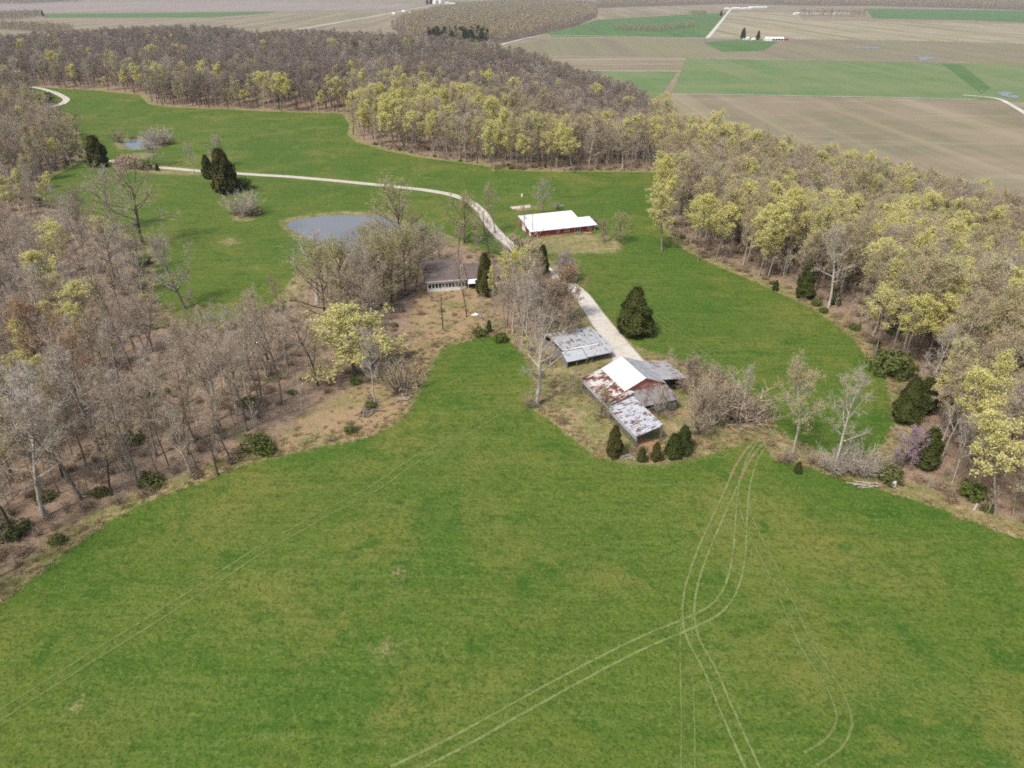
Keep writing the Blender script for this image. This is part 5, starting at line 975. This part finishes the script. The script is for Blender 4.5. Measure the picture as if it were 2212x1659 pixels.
# dry grass tufts along edges and on rough ground
def tuft(seed):
    rng = np.random.default_rng(seed); tr, cr = TM(), TM(); nb = 46; a = rng.uniform(0, 6.3, nb); rr = rng.uniform(0, .32, nb)
    p = np.stack([rr*np.cos(a), rr*np.sin(a), np.zeros(nb)-.03], 1); cr.blades(p, unit(np.stack([np.cos(a)*.6, np.sin(a)*.6, np.ones(nb)], 1)+rng.normal(size=(nb, 3))*.25), rng.uniform(.2, .55, nb), .03)
    tr.tube(np.array([[0, 0, -.05], [0, 0, .1], [0, 0, .3]]), [.01, .01, .005], 3); return tr, cr
for i in range(3): reg('tuft', tuft(400+i), M['straw'], [M['straw']], .5)
G = np.concatenate([scatter(60, 190, 1.0, 15), scatter(190, 300, 1.8, 16)]); gg = np.maximum(sdf(G1, G[:, 0], G[:, 1]), sdf(G2, G[:, 0], G[:, 1]))
rdm = np.full(len(G), 1e9)
for q in np.concatenate([np.linspace(A2(a), A2(b), 12) for a, b in zip(ROADF[:-1], ROADF[1:])]): rdm = np.minimum(rdm, np.hypot(G[:, 0]-q[0], G[:, 1]-q[1]))
ok = (rdm > 4.2) & (gg < .6) & (gg > -6.5) & (RNG.uniform(0, 1, len(G)) < np.exp(-np.abs(gg+1.0)/2.6)*.8); G2_ = scatter(75, 235, 1.5, 19); rr_ = np.maximum(sdf(ROUGH[0], G2_[:, 0], G2_[:, 1]), sdf(ROUGH[1], G2_[:, 0], G2_[:, 1])); q_ = np.concatenate([np.linspace(A2(a), A2(b), 12) for a, b in zip(ROADF[:-1], ROADF[1:])])
rd_ = np.full(len(G2_), 1e9)
for q in q_: rd_ = np.minimum(rd_, np.hypot(G2_[:, 0]-q[0], G2_[:, 1]-q[1]))
lb_ = G2_-[24.6, 142.1]; in_ = (lb_@e1 > -10) & (lb_@e1 < 13) & (lb_@e2 < 1) & (lb_@e2 > -24.5); lh_ = G2_-[-25.2, 198.3]; in_ |= (lh_@[.978, .208] > -1) & (lh_@[.978, .208] < 28) & (lh_@[-.208, .978] > -1) & (lh_@[-.208, .978] < 16)
le_ = G2_-[13.0, 148.8]; in_ |= (le_@[.92, .39] > -.3) & (le_@[.92, .39] < 14.5) & (le_@[-.39, .92] > -.5) & (le_@[-.39, .92] < 15.5)
G = np.concatenate([G[ok], G2_[(rr_ > 0) & (rd_ > 4.5) & ~in_ & (vnoise(G2_[:, 0], G2_[:, 1], 7, 23)+.5+RNG.uniform(-.3, .3, len(G2_)) > .52)]])
stuff('dry_grass', np.c_[G, samp(ZZ, G[:, 0], G[:, 1])], np.full(len(G), 'tuft'), RNG.uniform(.3, .75, len(G)), 'tufts of dry straw-coloured grass along the edges of the pastures', 1.4)
# woods out in the valley
FARW = [[(846,62),(905,88),(935,91),(1085,92.5),(1150,79),(1180,70),(1240,58),(1290,36),(1288,12),(1180,5),(1100,6),(1000,15),(950,23),(880,40)],
 [(1290,17),(1400,14),(1590,8),(1730,12),(1890,13),(2050,17),(2230,22),(2400,30),(2400,-6),(1290,-6)], [(-150,46),(30,43),(88,36),(92,30),(0,34),(-150,38)], [(-200,8),(60,10),(175,3),(175,-4),(-200,-4)],
 [(1322,66),(1420,69),(1500,58),(1500,54),(1420,62),(1330,61)], [(1490,32),(1525,32),(1525,28),(1490,28)], [(1727,36),(1870,36.5),(1872,31),(1727,30)], [(-100,60),(160,72),(160,66),(-100,54)]]
FP = []
for i, Fs in enumerate(FARW):
    W_ = np.array(VF(Fs)); lo, hi = W_.min(0), W_.max(0); s = 17 if i in (0, 2) else (30 if i in (1, 3) else 13)
    if i == 6: s = 30
    gx, gy = np.meshgrid(np.arange(lo[0], hi[0], s), np.arange(lo[1], hi[1], s)); q = np.c_[gx.ravel(), gy.ravel()]+RNG.uniform(-.45, .45, (gx.size, 2))*s
    q = q[(sdf(W_, q[:, 0], q[:, 1]) > 0)]; FP.append(np.c_[q, np.full(len(q), VALLEY)])
    if i in (0, 1): sheet('wood_floor', W_, VALLEY+.4, M['woodfloor'])
sz_ = [np.full(len(q), (24, 24, 20, 24, 13, 14, 24, 20)[i]) for i, q in enumerate(FP)]; FP = np.concatenate(FP); sz_ = np.concatenate(sz_)*RNG.uniform(.8, 1.15, len(FP))
fu, fv, _ = proj(FP[:, 0], FP[:, 1], FP[:, 2]); kf = np.where((fv > 78) & (fu > 925) & (fu < 1060) & (RNG.uniform(0, 1, len(FP)) < .4), 'pine', 'far')
stuff('distant_woods', FP, kf, sz_, 'grey-brown woods, hedgerows and tree rows far out in the valley', 1.35)
# ------------------------------------------------------------------ the hazy air over the whole scene
hm = bpy.data.materials.new('haze'); hm.use_nodes = True; hn = hm.node_tree; hn.nodes.remove(hn.nodes['Principled BSDF'])
pv_ = hn.nodes.new('ShaderNodeVolumePrincipled'); pv_.inputs['Color'].default_value = (.80, .88, 1.0, 1); pv_.inputs['Density'].default_value = HAZE = .00004
hn.links.new(pv_.outputs[0], hn.nodes['Material Output'].inputs['Volume'])
m = MB(); m.box(-13500, 13500, -60, 14500, VALLEY-1.5, CAM_H+2); tag(m.build('haze', hm), 'thin pale haze over the farmland', 'haze', None, 'stuff')
